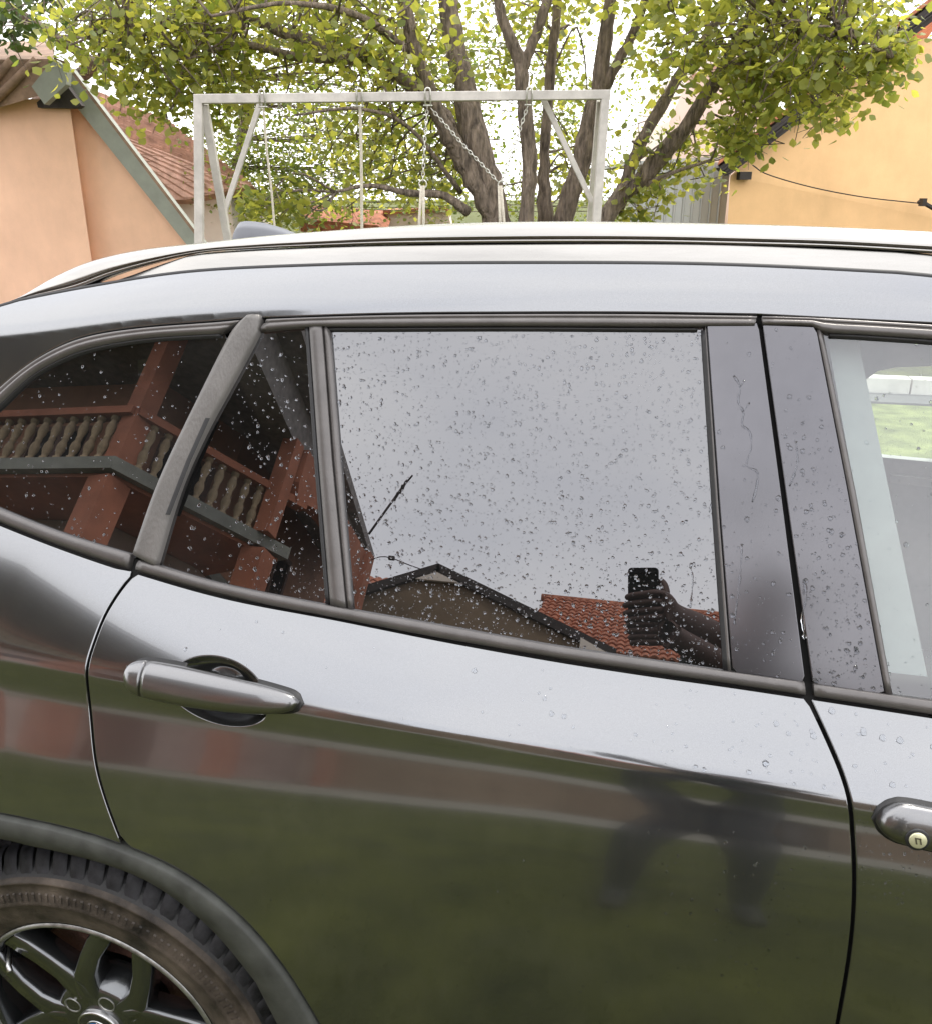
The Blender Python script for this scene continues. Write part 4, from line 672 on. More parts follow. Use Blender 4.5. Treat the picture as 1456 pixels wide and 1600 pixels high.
band('window_frame', tfo, np.vstack([spline(T['trimf_in'], 4), f_top[-14:]])+[0, .0015], DT, M['trim'], front_door, n=60)
bm_q = (spline(T['belt_hi_q'], 5), belt_between(-1.02, -.692)+[0, .0015])
band('belt_moulding', np.vstack([[[-1.05, 1.197]], bm_q[0]]), np.vstack([[[-1.05, 1.186]], bm_q[1]]), DOME, M['trim'], car, n=40)
band('belt_moulding', np.vstack([[[-.676, 1.127]], bh[:-1], [[.194, 1.0718]]]), belt_between(-.680, .197)+[0, .0015], DOME, M['trim'], rear_door, n=80)
band('belt_moulding', np.vstack([[[.2045, 1.0712]], f_bot]), np.stack([np.linspace(.2065, DX-.05, 30), ZB(np.linspace(.2065, DX-.05, 30))+.0005], 1), DOME, M['trim'], front_door, n=70)
CB = [(0, -.010), (0, .002), (.04, .005), (.20, .0075), (.22, .0075), (.5, .009), (.9, .0075), (.97, .005), (1, .002), (1, -.010)]
band('pillar_trim', cl, cr_, CB, M['bar'], rear_door, n=50, label='weathered grey slanting pillar trim')
cs = t_['cbar_seam']; band('pillar_seam', cs+[.0035, 0], cs-[.0035, 0], [(0, .0085), (.5, .0092), (1, .0085)], M['rubber'], rear_door, n=10, caps=False)
band('window_divider', dl+[.004, 0], dr-[.004, 0], FLAT, M['trim'], rear_door, n=40)
for a, b in ((dl-[.003, 0], dl+[.003, 0]), (t_['gl_r']-[.001, 0], t_['gl_r']+[.008, 0])):
    band('window_seal', a, b, [(0, -.008), (0, .001), (.5, .0022), (1, .001), (1, -.008)], M['rubber'], rear_door, n=30)
band('window_guide', dr-[.003, 0], t_['gl_l']+[.002, 0], [(0, -.008), (0, .001), (.5, .003), (1, .001), (1, -.008)], M['trim'], rear_door, n=30)
band('window_guide', t_['gl_r']+[.0035, 0], t_['p1_l']-[.0025, 0], [(0, -.008), (0, .002), (.5, .0035), (1, .002), (1, -.008)], M['trim'], rear_door, n=30)
p1 = np.vstack([t_['p1_l'], t_['p1_r'][::-1]]); p2 = np.vstack([t_['p2_l'], t_['p2_r'][::-1]])
pil1 = panel('pillar_cover', p1, M['pillar'], rear_door, off=.003, gx=.05, gz=.05, flange=.010, bev=.0012, label='gloss black door pillar cover with a wet patch')
pil2 = panel('pillar_cover', p2, M['pillar'], front_door, off=.003, gx=.05, gz=.05, flange=.010, bev=.0012, label='gloss black front door pillar cover speckled with drops')
band('window_guide', t_['p2_r']+[.002, 0], t_['fg_l']+[.001, 0], [(0, -.008), (0, .002), (.4, .004), (1, .001), (1, -.008)], M['trim'], front_door, n=30)
backing('pillar_gap', t_['bseam'], .03, -.008)
top_seal = sub(td, -.445, .052)+[0, -.001]
band('window_seal', top_seal+[0, .0025], top_seal-[0, .0025], [(0, -.004), (.3, .0012), (.7, .0012), (1, -.004)], M['rubber'], rear_door, n=50)
ts2 = f_top[f_top[:, 0] > t_['fg_l'][0, 0]]; band('window_seal', ts2+[0, .003], ts2-[0, .003], [(0, -.004), (.3, .0012), (.7, .0012), (1, -.004)], M['rubber'], front_door, n=40)
tsq = ti[ti[:, 0] < -.585]; band('window_seal', tsq+[0, .002], tsq-[0, .004], [(0, -.004), (.3, .0012), (.7, .0012), (1, -.004)], M['rubber'], car, n=50)
# ---- door handles ---------------------------------------------------
def handle(door, tt, tb_, seam_at, gasket, lock=None):
    A, B = spline(tt, 6), spline(tb_, 6)
    P = np.linspace(0, 1, 15); prof = [(0, .001)]+[(.5-.5*math.cos(math.pi*t), .003+.021*math.sin(math.pi*t)**.55) for t in P]+[(1, .001)]
    n = 60; A, B = resample(A, n), resample(B, n); i = int(np.argmin(np.abs((A[:, 0]+B[:, 0])/2-seam_at)))
    lf = lambda s: .35+.65*min(1, math.sqrt(max(0, 1-(1-min(1, s*9))**2)))*min(1, math.sqrt(max(0, 1-(1-min(1, (1-s)*5))**2))*.85+.15)
    g = band('handle_gasket', gasket[0], gasket[1], [(0, -.002), (0, .0012), (.5, .002), (1, .0012), (1, -.002)], M['rubber'], door, n=40)
    c = band('handle_cap', A[:i]-[.0006, 0], B[:i]-[.0006, 0], prof, M['handle'], door, n=24, lift=lambda s: lf(s*i/n))
    h_ = band('door_handle', A[i:], B[i:], prof+[(.5, -.004), (0, .001)], M['handle'], door, n=50, lift=lambda s: lf((i+1)/n+s*(1-(i+1)/n)))
    if lock:
        x, z, r = lock; N = NRM(np.array([x]), np.array([z]))[0]; y = float(S0(x, z)); p = Vector((x, y, z))+Vector(N)*.0255; q = Vector(N).to_track_quat('Z', 'Y')
        def disc(name, r, h0, h1, mat):
            V = []; k = 28
            for rr, hh in ((r, h0), (r, h1-.0006), (r*.93, h1), (0.0001, h1)):
                V += [tuple(p+q @ Vector((rr*math.cos(2*math.pi*j/k), rr*math.sin(2*math.pi*j/k), hh))) for j in range(k)]
            F = [(a*k+j, a*k+(j+1) % k, (a+1)*k+(j+1) % k, (a+1)*k+j) for a in range(3) for j in range(k)]
            return mk(name, V, F, mat, door, True)
        disc('lock_rim', r*1.38, -.006, -.0002, M['rubber']); disc('lock_cylinder', r, -.004, .0016, M['lock'])
        # the small slanted mark pressed into the lock face: two legs under a bar
        b = MB()
        for (cx, cy, w, h) in ((-.0022, -.0003, .0014, .0062), (.0022, -.0003, .0016, .0066), (0, .0029, .0062, .0014)):
            V = []
            for zz in (.0014, .0024):
                for dx, dy in ((-w/2, -h/2), (w/2, -h/2), (w/2, h/2), (-w/2, h/2)):
                    yy = cy+dy; V.append(tuple(p+q @ Vector((-(cx+dx+.25*yy), yy, zz))))
            b.add(V, [(0, 3, 2, 1), (4, 5, 6, 7), (0, 1, 5, 4), (1, 2, 6, 5), (2, 3, 7, 6), (3, 0, 4, 7)])
        b.obj('lock_mark', M['lock_mark'], door)
M['handle'] = paint('handle_paint', (.15, .15, .155)); M['handle'].node_tree.nodes['Principled BSDF'].inputs['Roughness'].default_value = .30
M['lock'] = pm('brassy_lock_face', (.55, .54, .36), .4, .5, .1, 60)
M['lock_mark'] = pm('dark_mark', (.06, .055, .03), .6)
def grown(a, b, d):
    a, b = spline(a, 6), spline(b, 6); n = 40; a, b = resample(a, n), resample(b, n)
    c = (a.mean(0)+b.mean(0))/2
    A = offs(a, d); B = offs(b, -d); A[0] = B[0] = (a[0]+b[0])/2-[d, 0]; A[-1] = B[-1] = (a[-1]+b[-1])/2+[d, 0]
    return A, B
gA, gB = grown(T['h_top'], T['h_bot'], .0042)
ga = (gA[:14], gB[:14]); gb = (gA[-11:], gB[-11:])
handle(rear_door, T['h_top'], T['h_bot'], T['h_seam'][0][0], ga)
band('handle_gasket', gb[0], gb[1], [(0, -.002), (0, .0012), (.5, .002), (1, .0012), (1, -.002)], M['rubber'], rear_door, n=20)
# front handle: same shape, longer cap with the lock
ht = T['f_top'][:-1]+[(.345, .9795), (.40, .9785), (.50, .975), (.58, .9715), (.63, .967), (.647, .958)]
hb = T['f_bot'][:-1]+[(.335, .938), (.40, .936), (.50, .936), (.58, .939), (.63, .945), (.646, .953)]
gA, gB = grown(ht, hb, .0042)
lk = T['f_lock']; lr = abs(lk[2][0]-lk[1][0])/2
handle(front_door, ht, hb, .352, (gA[:14], gB[:14]), (lk[0][0], lk[0][1], lr))
band('handle_gasket', gA[-9:], gB[-9:], [(0, -.002), (0, .0012), (.5, .002), (1, .0012), (1, -.002)], M['rubber'], front_door, n=20)
# ---- far side (mirror image) -----------------------------------------
far_rd = mirror(rear_door)
lowtop = np.array([[x, .86] for x in np.linspace(.27, DX-.02, 12)]); fl_loop = np.vstack([lowtop, cut(seam_ff, -GAP)[seam_ff[:, 1] < .84], sf_f[::-1][sf_f[::-1][:, 1] < .84]])
tmp = panel('front_door', fl_loop, M['paint'], car); far_fd = mirror(tmp); bpy.data.objects.remove(tmp); far_fd.name = 'front_door'
tmp = gpanel('door_window', np.vstack([f_top[f_top[:, 0] > .2], [[1.10, 1.30], [DX-.03, float(ZB(DX))+.03], [DX-.02, .87]], [[.27, .87]], t_['fg_l'][::-1]]), M['far_glass'], car); far_glass = mirror(tmp, None, far_fd); bpy.data.objects.remove(tmp)
for o in (body_side, wing, quarter_glass): mirror(o)
for o, p in ((main_glass, far_rd), (small_glass, far_rd), (pil1, far_rd), (pil2, far_fd)): mirror(o, None, p)
for o in list(rear_door.children): 
    if o.name.startswith(('window_frame', 'belt_mould', 'pillar_trim', 'window_div', 'door_handle', 'handle_cap')): mirror(o, None, far_rd)
for o in list(front_door.children):
    if o.name.startswith(('window_frame',)): mirror(o, None, far_fd)
for o in list(car.children):
    if o.name.startswith(('arch_clad', 'side_sill', 'quarter_window_trim', 'belt_mould')): mirror(o)
# ---- roof, ditch mouldings, rails -------------------------------------
dline = np.vstack([di_rear[1:], di[1:-1], dif[len(di)-1:]]); dline = dline[np.argsort(dline[:, 0])]; dline = resample(dline, 90)
dy = S0(dline[:, 0], dline[:, 1])
ds = [0, .0015, .004, .007, .010, .0125, .0145, .017, .021, .028, .04, .06, .09, .14, .2, .3, .42]
V = []; K = 2*len(ds)
for (x, z), y in zip(dline, dy):
    fl_ = .021*min(1, max(.05, (x+.80)/.12))*min(1, max(.3, (1.05-x)/.4)); cw = (.010+.008*math.exp(-((x+.1)/.8)**2))*min(1, max(0, (x+1.2)/.4)); hw = CW/2-y-.006
    for j in range(K+1):
        dd = ds[j] if j < len(ds) else (hw if j == len(ds) else ds[K-j]); yy = (y+.006+dd) if j <= len(ds) else CW-y-.006-dd
        e = min(1, dd/.0155); V.append((x, yy, z+.001+fl_*(e*(1.25-.25*e*e*e*e))*(1.0)+cw*(1-(1-dd/hw)**3)-.07*max(0, yy-.36)))
F = [(i*(K+1)+j, (i+1)*(K+1)+j, (i+1)*(K+1)+j+1, i*(K+1)+j+1) for i in range(len(dline)-1) for j in range(K)]
ns = int(np.sum(dline[:, 0] < -1.0)); Fs = [f for f in F if f[0]//(K+1) < ns]; Fr = [f for f in F if f[0]//(K+1) >= ns and 6 <= f[0] % (K+1) < K-6]; Fb = [[f for f in F if f[0]//(K+1) >= ns and c] for c in ()]
def used_only(V, F):
    ids = sorted({i for f in F for i in f}); mp_ = {a: b for b, a in enumerate(ids)}; return [V[i] for i in ids], [tuple(mp_[i] for i in f) for f in F]
roof = mk('roof_panel', *used_only(V, Fr), M['paint'], car); 
for lo, hi in ((0, 6), (K-6, K)): mk('rail_base', *used_only(V, [f for f in F if f[0]//(K+1) >= ns and lo <= f[0] % (K+1) < hi]), M['alu'], car)
mk('roof_spoiler', *used_only([(v[0], v[1], v[2]-.010*min(1, max(0, (-1.0-v[0])/.08))) for v in V], Fs), M['cladding'], car)  # rear end of the roof; its dark reflection is put into the black material
for s in (1, -1):
    b = MB(); pts = [(x, (y+.0035) if s == 1 else CW-y-.0035, z-.001-(.0756 if s == -1 else 0)) for (x, z), y in zip(dline, dy)]; b.tube(pts, .0045, 6); b.obj('roof_moulding', M['rubber'], car, True)
rt, rb = t_['rail_top'], t_['rail_bot']
ry = lambda x: np.interp(x, dline[:, 0], dy)+.024
rt = np.vstack([spline(rt[:, [0, 2]], 5), [[.5, 1.5475], [.7, 1.531], [.85, 1.510], [.95, 1.487], [1.0, 1.466]]])
rb = np.vstack([spline(rb[:, [0, 2]], 5), [[.5, 1.5225], [.7, 1.504], [.82, 1.486], [.93, 1.470], [.998, 1.464]]])
def rail(s):
    n = 120; A = resample(rt if s == 1 else rt[rt[:, 0] > -.80], n); B = np.stack([A[:, 0], np.interp(A[:, 0], rb[:, 0], rb[:, 1])], 1); V = []
    prof = [(0, .014), (0, .004), (.05, .0), (.14, -.0005), (.20, .001), (.23, .004), (.27, .004), (.30, .0), (.36, .0), (.48, .003), (.62, .007), (.76, .012), (.88, .018), (.96, .024), (1, .030), (.96, .036), (.8, .040), (.3, .038), (0, .030)]
    for i in range(n):
        h_ = A[i, 1]-B[i, 1]; yb = float(ry(A[i, 0]))-.004
        for t, y in prof:
            yy = yb+y; V.append((A[i, 0], yy if s == 1 else CW-yy, B[i, 1]+h_*t-(.0756 if s == -1 else 0)))
    k = len(prof); F = [(i*k+j, (i+1)*k+j, (i+1)*k+(j+1) % k, i*k+(j+1) % k) for i in range(n-1) for j in range(k)]+[tuple(range(k)), tuple(range((n-1)*k, n*k))[::-1]]
    if s == 1: F = [f[::-1] for f in F]
    return mk('roof_rail', V, F, M['alu'], car, label='silver roof rail along the wet roof edge' if s == 1 else None)
rail(1); rail(-1)
for s in (1, -1):                                   # rail feet reach down to the roof
    x, w = .70, .10; zr = float(np.interp(x, dline[:, 0], dline[:, 1])); MB().box((x, float(ry(x))+.016 if s == 1 else CW-float(ry(x))-.016, zr+.004-(.0756 if s == -1 else 0)), (w, .02, .034)).obj('rail_foot', M['alu'], car)
# shark fin aerial
fn = t_['fin']; 
V = []; st = resample(spline(fn, 5), 30)
for x, z in st:
    hgt = max(z-1.518, .0005)
    for u in (-1, -.6, 0, .6, 1): V.append((x, CW/2+u*.022, 1.505+ (hgt+.013)*(1-abs(u)**2.2)))
F = [(i*5+j, (i+1)*5+j, (i+1)*5+j+1, i*5+j+1) for i in range(29) for j in range(4)]
mk('roof_aerial', V, F, pm('grey_aerial', (.12, .125, .14), .35), car, label='grey shark fin roof aerial')
# ---- ends: windscreen, bonnet, nose, tailgate ---------------------------
def loft(name, rows, mat, n=20, flip=False):
    V = []
    for (x, y0, z, dz, dx) in rows:
        for j in range(n+1):
            u = -1+2*j/n; V.append((x+dx*(1-u*u), CW/2+u*(CW/2-y0), z+dz*(1-abs(u)**2.2)))
    F = [(i*(n+1)+j, (i+1)*(n+1)+j, (i+1)*(n+1)+j+1, i*(n+1)+j+1) for i in range(len(rows)-1) for j in range(n)]
    return mk(name, V, [f[::-1] for f in F] if flip else F, mat, car)
zr = float(np.interp(.96, dline[:, 0], dline[:, 1]))
loft('windscreen', [(.99, .36, zr-.005, .03, .0), (1.2, .30, 1.36, .03, .03), (1.45, .23, 1.20, .02, .07), (1.68, .17, 1.035, .01, .10)], M['clear'])
loft('bonnet', [(1.66, .14, 1.015, .03, .10), (1.9, .12, .985, .03, .08), (2.3, .14, .925, .04, .06), (2.6, .22, .85, .05, .08), (2.74, .3, .74, .04, .10)], M['paint'])
loft('front_bumper', [(2.72, .28, .76, .0, .13), (2.80, .22, .62, .0, .12), (2.82, .20, .45, .0, .12), (2.76, .22, .25, 0, .12)], M['paint'])
loft('tailgate', [(-1.43, .38, 1.285, .01, -.02), (-1.55, .33, 1.21, .01, -.03), (-1.63, .24, 1.05, 0, -.06), (-1.66, .20, .80, 0, -.07)], M['paint'], flip=True)
loft('rear_bumper', [(-1.66, .20, .79, 0, -.09), (-1.68, .17, .6, 0, -.10), (-1.62, .18, .36, 0, -.10), (-1.5, .2, .26, 0, -.08)], M['cladding'], flip=True)
for s in (1, -1):
    pts = [(.97, .345, zr-.01), (1.15, .30, 1.385), (1.4, .225, 1.205), (1.66, .15, 1.02)]
    MB().tube([(x, y if s == 1 else CW-y, z) for x, y, z in spline(pts, 5)], .032, 8).obj('front_pillar', M['paint'], car, True)
    hl = spline([(2.40, .09, .80), (2.58, .13, .79), (2.74, .25, .72)], 5); MB().tube([(x, y if s == 1 else CW-y, z) for x, y, z in hl], [.05]*len(hl), 10).obj('headlight', M['clear'], car, True)
    tl = spline([(-1.50, .085, 1.02), (-1.58, .115, 1.0), (-1.64, .19, .97)], 5); MB().tube([(x, y if s == 1 else CW-y, z) for x, y, z in tl], .06, 10).obj('tail_light', pm('tail_lens', (.3, .01, .01), .15), car, True)
# ---- wheels --------------------------------------------------------------
def wheel(cx, far=False):
    w = bpy.data.objects.new('wheel', None); link(w, car); c = (0, 0, 0)
    s = -1 if far else 1; org = Vector((cx, CW if far else 0, .343))
    def put(b, name, mat, smooth=True, label=None, kind=None):
        V = [(cx+v[0], (CW-v[1]) if far else v[1], .343+v[2]) for v in b.V]; F = [f[::-1] for f in b.F] if far else b.F
        return mk(name, V, F, mat, w, smooth, None, kind, label)
    R0 = .338
    side = [(.212, .016), (.216, .004), (.222, -.001), (.230, -.006), (.250, -.012), (.268, -.0145), (.270, -.0165), (.273, -.0145), (.290, -.012), (.301, -.007), (.3015, -.0095), (.305, -.0085), (.309, -.001)]
    put(MB().lathe(side, c, k=160), 'sidewall', M['sidewall'], label='dusty brown tyre sidewall')
    core = [(.309, -.001), (.317, .010), (.3235, .024), (.325, .05), (.325, .17), (.3235, .19), (.309, .21), (.25, .225), (.212, .22)]
    put(MB().lathe(core, c, k=160), 'tyre', M['tyre'])
    nb_ = 66; b = MB()                                # shoulder blocks, one solid each, joined as one tread
    for row, (h0, h1) in enumerate(((.004, .045), (.053, .10), (.108, .16), (.168, .20))):
        for i in range(nb_):
            a = 2*math.pi*(i+.5*(row % 2))/nb_; da = 2*math.pi/nb_*.41; sk = .30*da
            prof = [(.309, h0-.003), (.3225, h0+.006), (R0-.0045, h0+.017), (R0-.001, h0+.027), (R0, h1)] if row == 0 else [(R0-.012, h0), (R0, h0+.002), (R0, h1-.002), (R0-.012, h1)]
            V = []
            for q, (r, hh) in enumerate(prof):
                for e in (-1, -.75, .75, 1):
                    aa = a+e*da+sk*q; rr = r-(.0025 if abs(e) == 1 else 0); V.append((rr*math.cos(aa), hh, rr*math.sin(aa)))
            m = len(prof); F = [(q*4+e, q*4+e+1, (q+1)*4+e+1, (q+1)*4+e) for q in range(m-1) for e in range(3)]
            b.add(V, F)
    put(b, 'tread_block', M['tread'], True, kind='stuff')
    rb_ = MB()
    for i in range(150):
        a = 2*math.pi*i/150; ca, sa = math.cos(a), math.sin(a); tx, tz = -sa*.0022, ca*.0022
        V = [(r*ca+e*tx, y, r*sa+e*tz) for r, y in ((.276, -.0150), (.278, -.0168), (.288, -.0140), (.290, -.0118)) for e in (-1, 1)]
        rb_.add(V, [(0, 1, 3, 2), (2, 3, 5, 4), (4, 5, 7, 6)])
    put(rb_, 'sidewall_ribs', M['sidewall'], False, kind='stuff')
    put(MB().lathe([(.219, .000), (.2165, -.0035), (.213, -.003), (.2105, .001), (.2085, .006)], c, k=120), 'rim_lip', M['rimlip'], label='scuffed silver rim edge')
    put(MB().lathe([(.2085, .006), (.204, .012), (.202, .03), (.196, .06), (.19, .20)], c, k=120), 'rim_barrel', M['rim'])
    put(MB().lathe([(.163, .075), (.163, .070), (.158, .068), (.105, .068), (.10, .06), (.10, .10)], c, k=72), 'brake_disc', M['rust'], label='rust red brake disc behind the spokes')
    put(MB().lathe([(.20, .125), (.02, .125)], c, k=40), 'wheel_well', M['black_gap'])
    # five forked spokes
    for i in range(5):
        a = R(107)+i*2*math.pi/5; b = MB()
        def rot(r, t): return (r*math.cos(a+t), r*math.sin(a+t))
        for sg in (-1, 1):
            path = [(.050, sg*.10, .006, .044, .020), (.085, sg*.12, .004, .043, .018), (.110, sg*.18, .004, .039, .016), (.150, sg*.32, .005, .036, .015), (.185, sg*.42, .007, .040, .015), (.206, sg*.47, .008, .036, .013)]
            rows = []
            for (r, t, dep, wd, th) in path:
                x, z = rot(r, t); tx, tz = -math.sin(a+t), math.cos(a+t)
                rows.append([(x+tx*u*wd*.5, dep+dd, z+tz*u*wd*.5) for u, dd in ((-1, th*2.2), (-1, .007), (-.93, .001), (-.80, -.0015), (0, .0005), (.80, -.0015), (.93, .001), (1, .007), (1, th*2.2))])
            V = [p for rw in rows for p in rw]; k = 9
            F = [(q*k+j, (q+1)*k+j, (q+1)*k+(j+1) % k, q*k+(j+1) % k) for q in range(len(rows)-1) for j in range(k)]
            if sg: b.add(V, F)
        put(b, 'spoke', M['rim'])
    hub = [(.088, .060), (.084, .012), (.076, .006), (.060, .004), (.042, .005), (.036, .004)]
    put(MB().lathe(hub, c, k=60), 'hub', M['rim'])
    for i in range(5):
        a = R(107+36)+i*2*math.pi/5; p = (.058*math.cos(a), 0, .058*math.sin(a))
        put(MB().lathe([(.0145, .0052), (.0150, .0035), (.0135, .0032), (.0125, .0045), (.012, .025)], p, k=20), 'bolt_hole', M['rimlip'])
        put(MB().lathe([(.0105, .028), (.0085, .018), (.0001, .018)], p, k=6), 'wheel_bolt', M['steel'], False)
    put(MB().lathe([(.0385, .006), (.0385, -.002), (.037, -.0038), (.0348, -.0035), (.0345, -.002)], c, k=48), 'cap_ring', M['steel'])
    put(MB().lathe([(.0345, -.0025), (.032, -.0035), (.0001, -.0045)], c, k=48), 'hub_cap', M['cap'])
    put(MB().lathe([(.0225, -.0038), (.0220, -.0052), (.0205, -.0052), (.020, -.0038)], c, k=40), 'emblem_ring', M['steel'])
    for i in range(4):
        q = MB(); q.lathe([(.0198, -.0051), (.0003, -.0054)], c, k=8, a0=i*math.pi/2, a1=(i+1)*math.pi/2); put(q, 'emblem_quarter', M['blue'] if i % 2 else M['white'])
    va = R(144); put(MB().tube([(.196*math.cos(va), .02, .196*math.sin(va)), (.178*math.cos(va), -.004, .178*math.sin(va)), (.170*math.cos(va), -.010, .170*math.sin(va))], [.004, .0042, .005], 8), 'valve', M['steel'])
    return w
M['tread'] = pm('worn_tread', (.008, .008, .009), .55, 0, .6, 30, .3, 300, dist=.002, col2=(.020, .020, .023), spec=.25)
M['cap'] = pm('black_cap', (.012, .012, .013), .25, coat=1); M['blue'] = pm('emblem_blue', (.02, .10, .30), .25, coat=1); M['white'] = pm('emblem_white', (.75, .75, .75), .25, coat=1)
wheel(-.79); wheel(1.97); wheel(-.79, True); wheel(1.97, True)
# arch liners (dark)
for cx in (-.80, 1.98):
    for s in (1, -1):
        b = MB(); b.lathe([(.405, .01), (.405, .30)], (cx, 0, .35), k=40, a0=-.35, a1=math.pi+.35); V = [(v[0], v[1] if s == 1 else CW-v[1], v[2]) for v in b.V]; mk('arch_liner', V, b.F, M['black_gap'], car)
M['kerbw'] = pm('strip_white', (.7, .7, .68), .5)
# ---- cabin ----------------------------------------------------------------
b = MB(); b.box((.55, CW/2, .33), (3.0, 1.45, .06)); b.obj('cabin_floor', M['dark_int'], car)
MB().box((1.40, CW/2, .86), (.42, 1.36, .26)).obj('dashboard', M['dark_int'], car)
MB().box((-1.0, CW/2, .72), (.9, 1.3, .7)).obj('boot_lining', M['dark_int'], car)
def seat(x, y, w, mat):
    V = []; rows = [(0, .36), (.05, .50), (.10, .53), (.45, .56), (.52, .53), (.53, .40)]
    b = MB()
    cush = [(x+.02, .42), (x+.02, .55), (x+.10, .58), (x+.46, .62), (x+.54, .58), (x+.54, .42)]
    b.prism([(px, y-w/2, pz) for px, pz in cush], (0, w, 0))
    back = [(x-.02, .52), (x+.12, .55), (x+.02, .90), (x-.08, 1.15), (x-.12, 1.20), (x-.20, 1.17), (x-.14, .85)]
    b.prism([(px, y-w/2+.02, pz) for px, pz in back], (0, w-.04, 0))
    o = b.obj('seat', mat, car); m = o.modifiers.new('b', 'BEVEL'); m.width = .05; m.segments = 3; m.limit_method = 'NONE'
    h_ = MB(); head = [(x-.11, 1.24), (x-.10, 1.38), (x-.13, 1.42), (x-.19, 1.42), (x-.22, 1.38), (x-.20, 1.24)]
    h_.prism([(px, y-.13, pz) for px, pz in head], (0, .26, 0)); q = h_.obj('headrest', mat, car); m = q.modifiers.new('b', 'BEVEL'); m.width = .03; m.segments = 3
seat(.92, .52, .5, M['seat']); seat(.92, 1.28, .5, M['seat']); seat(-.28, .9, 1.2, M['dark_int'])
# far door inner panel and pale pillar trim, seen through the clear window
zt = lambda x: float(ZB(x))
fo = [Vector(p) for p in T['far_open']]                 # pale lining of the far door with a rounded window opening
outer = [(-.05, .45), (-.05, 1.44), (1.3, 1.30), (1.3, .45)]
hole = [(p.x, p.z) for p in fo]; hole = [(min(h[0], 1.22), h[1]) for h in hole]
P2 = [Vector(p) for p in outer+hole]; no = len(outer); nh = len(hole)
v2, _, tri, _, _, _ = delaunay_2d_cdt(P2, [(i, (i+1) % no) for i in range(no)]+[(no+i, no+(i+1) % nh) for i in range(nh)], [], 0, 1e-6)
hp = np.array(hole); V = [(v.x, 1.40, v.y) for v in v2]; F = []
for t in tri:
    c = sum((Vector((v2[i].x, v2[i].y)) for i in t), Vector((0, 0)))/3
    if not inside(np.array([c.x]), np.array([c.y]), hp)[0]: F.append(tuple(t))
nV = len(V); V2 = V+[(a, 1.43, b2) for a, _, b2 in V]; F2 = F+[tuple(i+nV for i in f)[::-1] for f in F]
F2 += [(no+i, no+(i+1) % nh, nV+no+(i+1) % nh, nV+no+i) for i in range(nh)]
mk('door_lining', V2, F2, M['interior'], car, False)
s0_, s1_ = [Vector(p) for p in T['far_streak']]; MB().prism([s0_, s1_, s1_-Vector((0, 0, .03)), s0_-Vector((0, 0, .02))], (0, .015, 0)).obj('pale_strip', M['kerbw'], car)  # pale strip on the far door lining, below its opening
MB().prism([(.20, .325, 1.445), (.235, .325, 1.445), (.345, .165, 1.06), (.30, .165, 1.06)], (0, .03, 0)).obj('pillar_lining', M['pillar_lining'], car)
MB().prism([(-.75, .37, 1.455), (.75, .37, 1.455), (.75, CW-.40, 1.39), (-.75, CW-.40, 1.39)], (0, 0, .010)).obj('roof_lining', M['interior'], car)
MB().tube([Vector((1.12, .52, .98))+Vector((.10*math.sin(a)*.4, .18*math.cos(a), .18*math.sin(a))) for a in np.linspace(0, 2*math.pi, 25)], .014, 8).obj('steering_wheel', M['dark_int'], car, True)
# door mirror
for s in (1, -1):
    b = MB(); V = []; 
    for i in range(9):
        u = -1+2*i/8; r = math.sqrt(max(0, 1-u*u))
        for j in range(12):
            a = 2*math.pi*j/12; V.append((1.32+.07*r*math.cos(a)*1.0, (-.05+.11*u) if s == 1 else CW+.05-.11*u, 1.10+.075*r*math.sin(a)))
    b.add(V, [(i*12+j, i*12+(j+1) % 12, (i+1)*12+(j+1) % 12, (i+1)*12+j) for i in range(8) for j in range(12)]); b.obj('door_mirror', M['paint'], car, True)
# ================================================================ ground
M['lawn'] = pm('lawn', (.044, .062, .003), .95, 0, .45, 3.5, .9, 90, dist=.05, col2=(.080, .088, .009))
M['asphalt'] = pm('asphalt', (.10, .10, .10), .85, 0, .25, 4, .4, 160)
M['paving'] = pm('concrete_paving', (.17, .16, .13), .9, 0, .3, 2.2, .25, 60)
M['kerb'] = pm('pale_kerb', (.62, .58, .54), .8, 0, .15, 5)
n = 60; gx = np.concatenate([np.linspace(-300, -20, 12), np.linspace(-19, 19, 60), np.linspace(20, 300, 12)])
V = [(x, y, 0.02*math.sin(x*1.3+.4)*math.sin(y*.9) if max(abs(x), abs(y)) < 20 and abs(y-.9) > 2 else 0) for y in gx for x in gx]; k = len(gx)
mk('ground', V, [(j*k+i, j*k+i+1, (j+1)*k+i+1, (j+1)*k+i) for j in range(k-1) for i in range(k-1)], M['lawn'], kind='structure')
vg = MB().add([(-.2, 3.2, .045), (9, 3.2, .045), (9, 6.28, .045), (-.2, 6.28, .045)], [(0, 1, 2, 3)]).obj('verge', pm('haze_paled_grass', (.14, .18, .04), .95, 0, .4, 6, .8, 80, dist=.04, col2=(.22, .25, .08)), kind='structure')  # far lawn strip; overexposure and haze are put into its pale colour
MB().box((4.5, 6.46, .02), (9, .34, .08)).obj('path', M['asphalt'], kind='structure')
for i in range(9): 
    o = MB().box((.55+i*1.0, 6.72, .08), (.985, .16, .20)).obj('kerb', M['kerb'], kind='structure')
o = MB().box((-3.5, -9.4, .03), (22, 8.2, .10)).obj('courtyard', M['paving'], kind='structure')
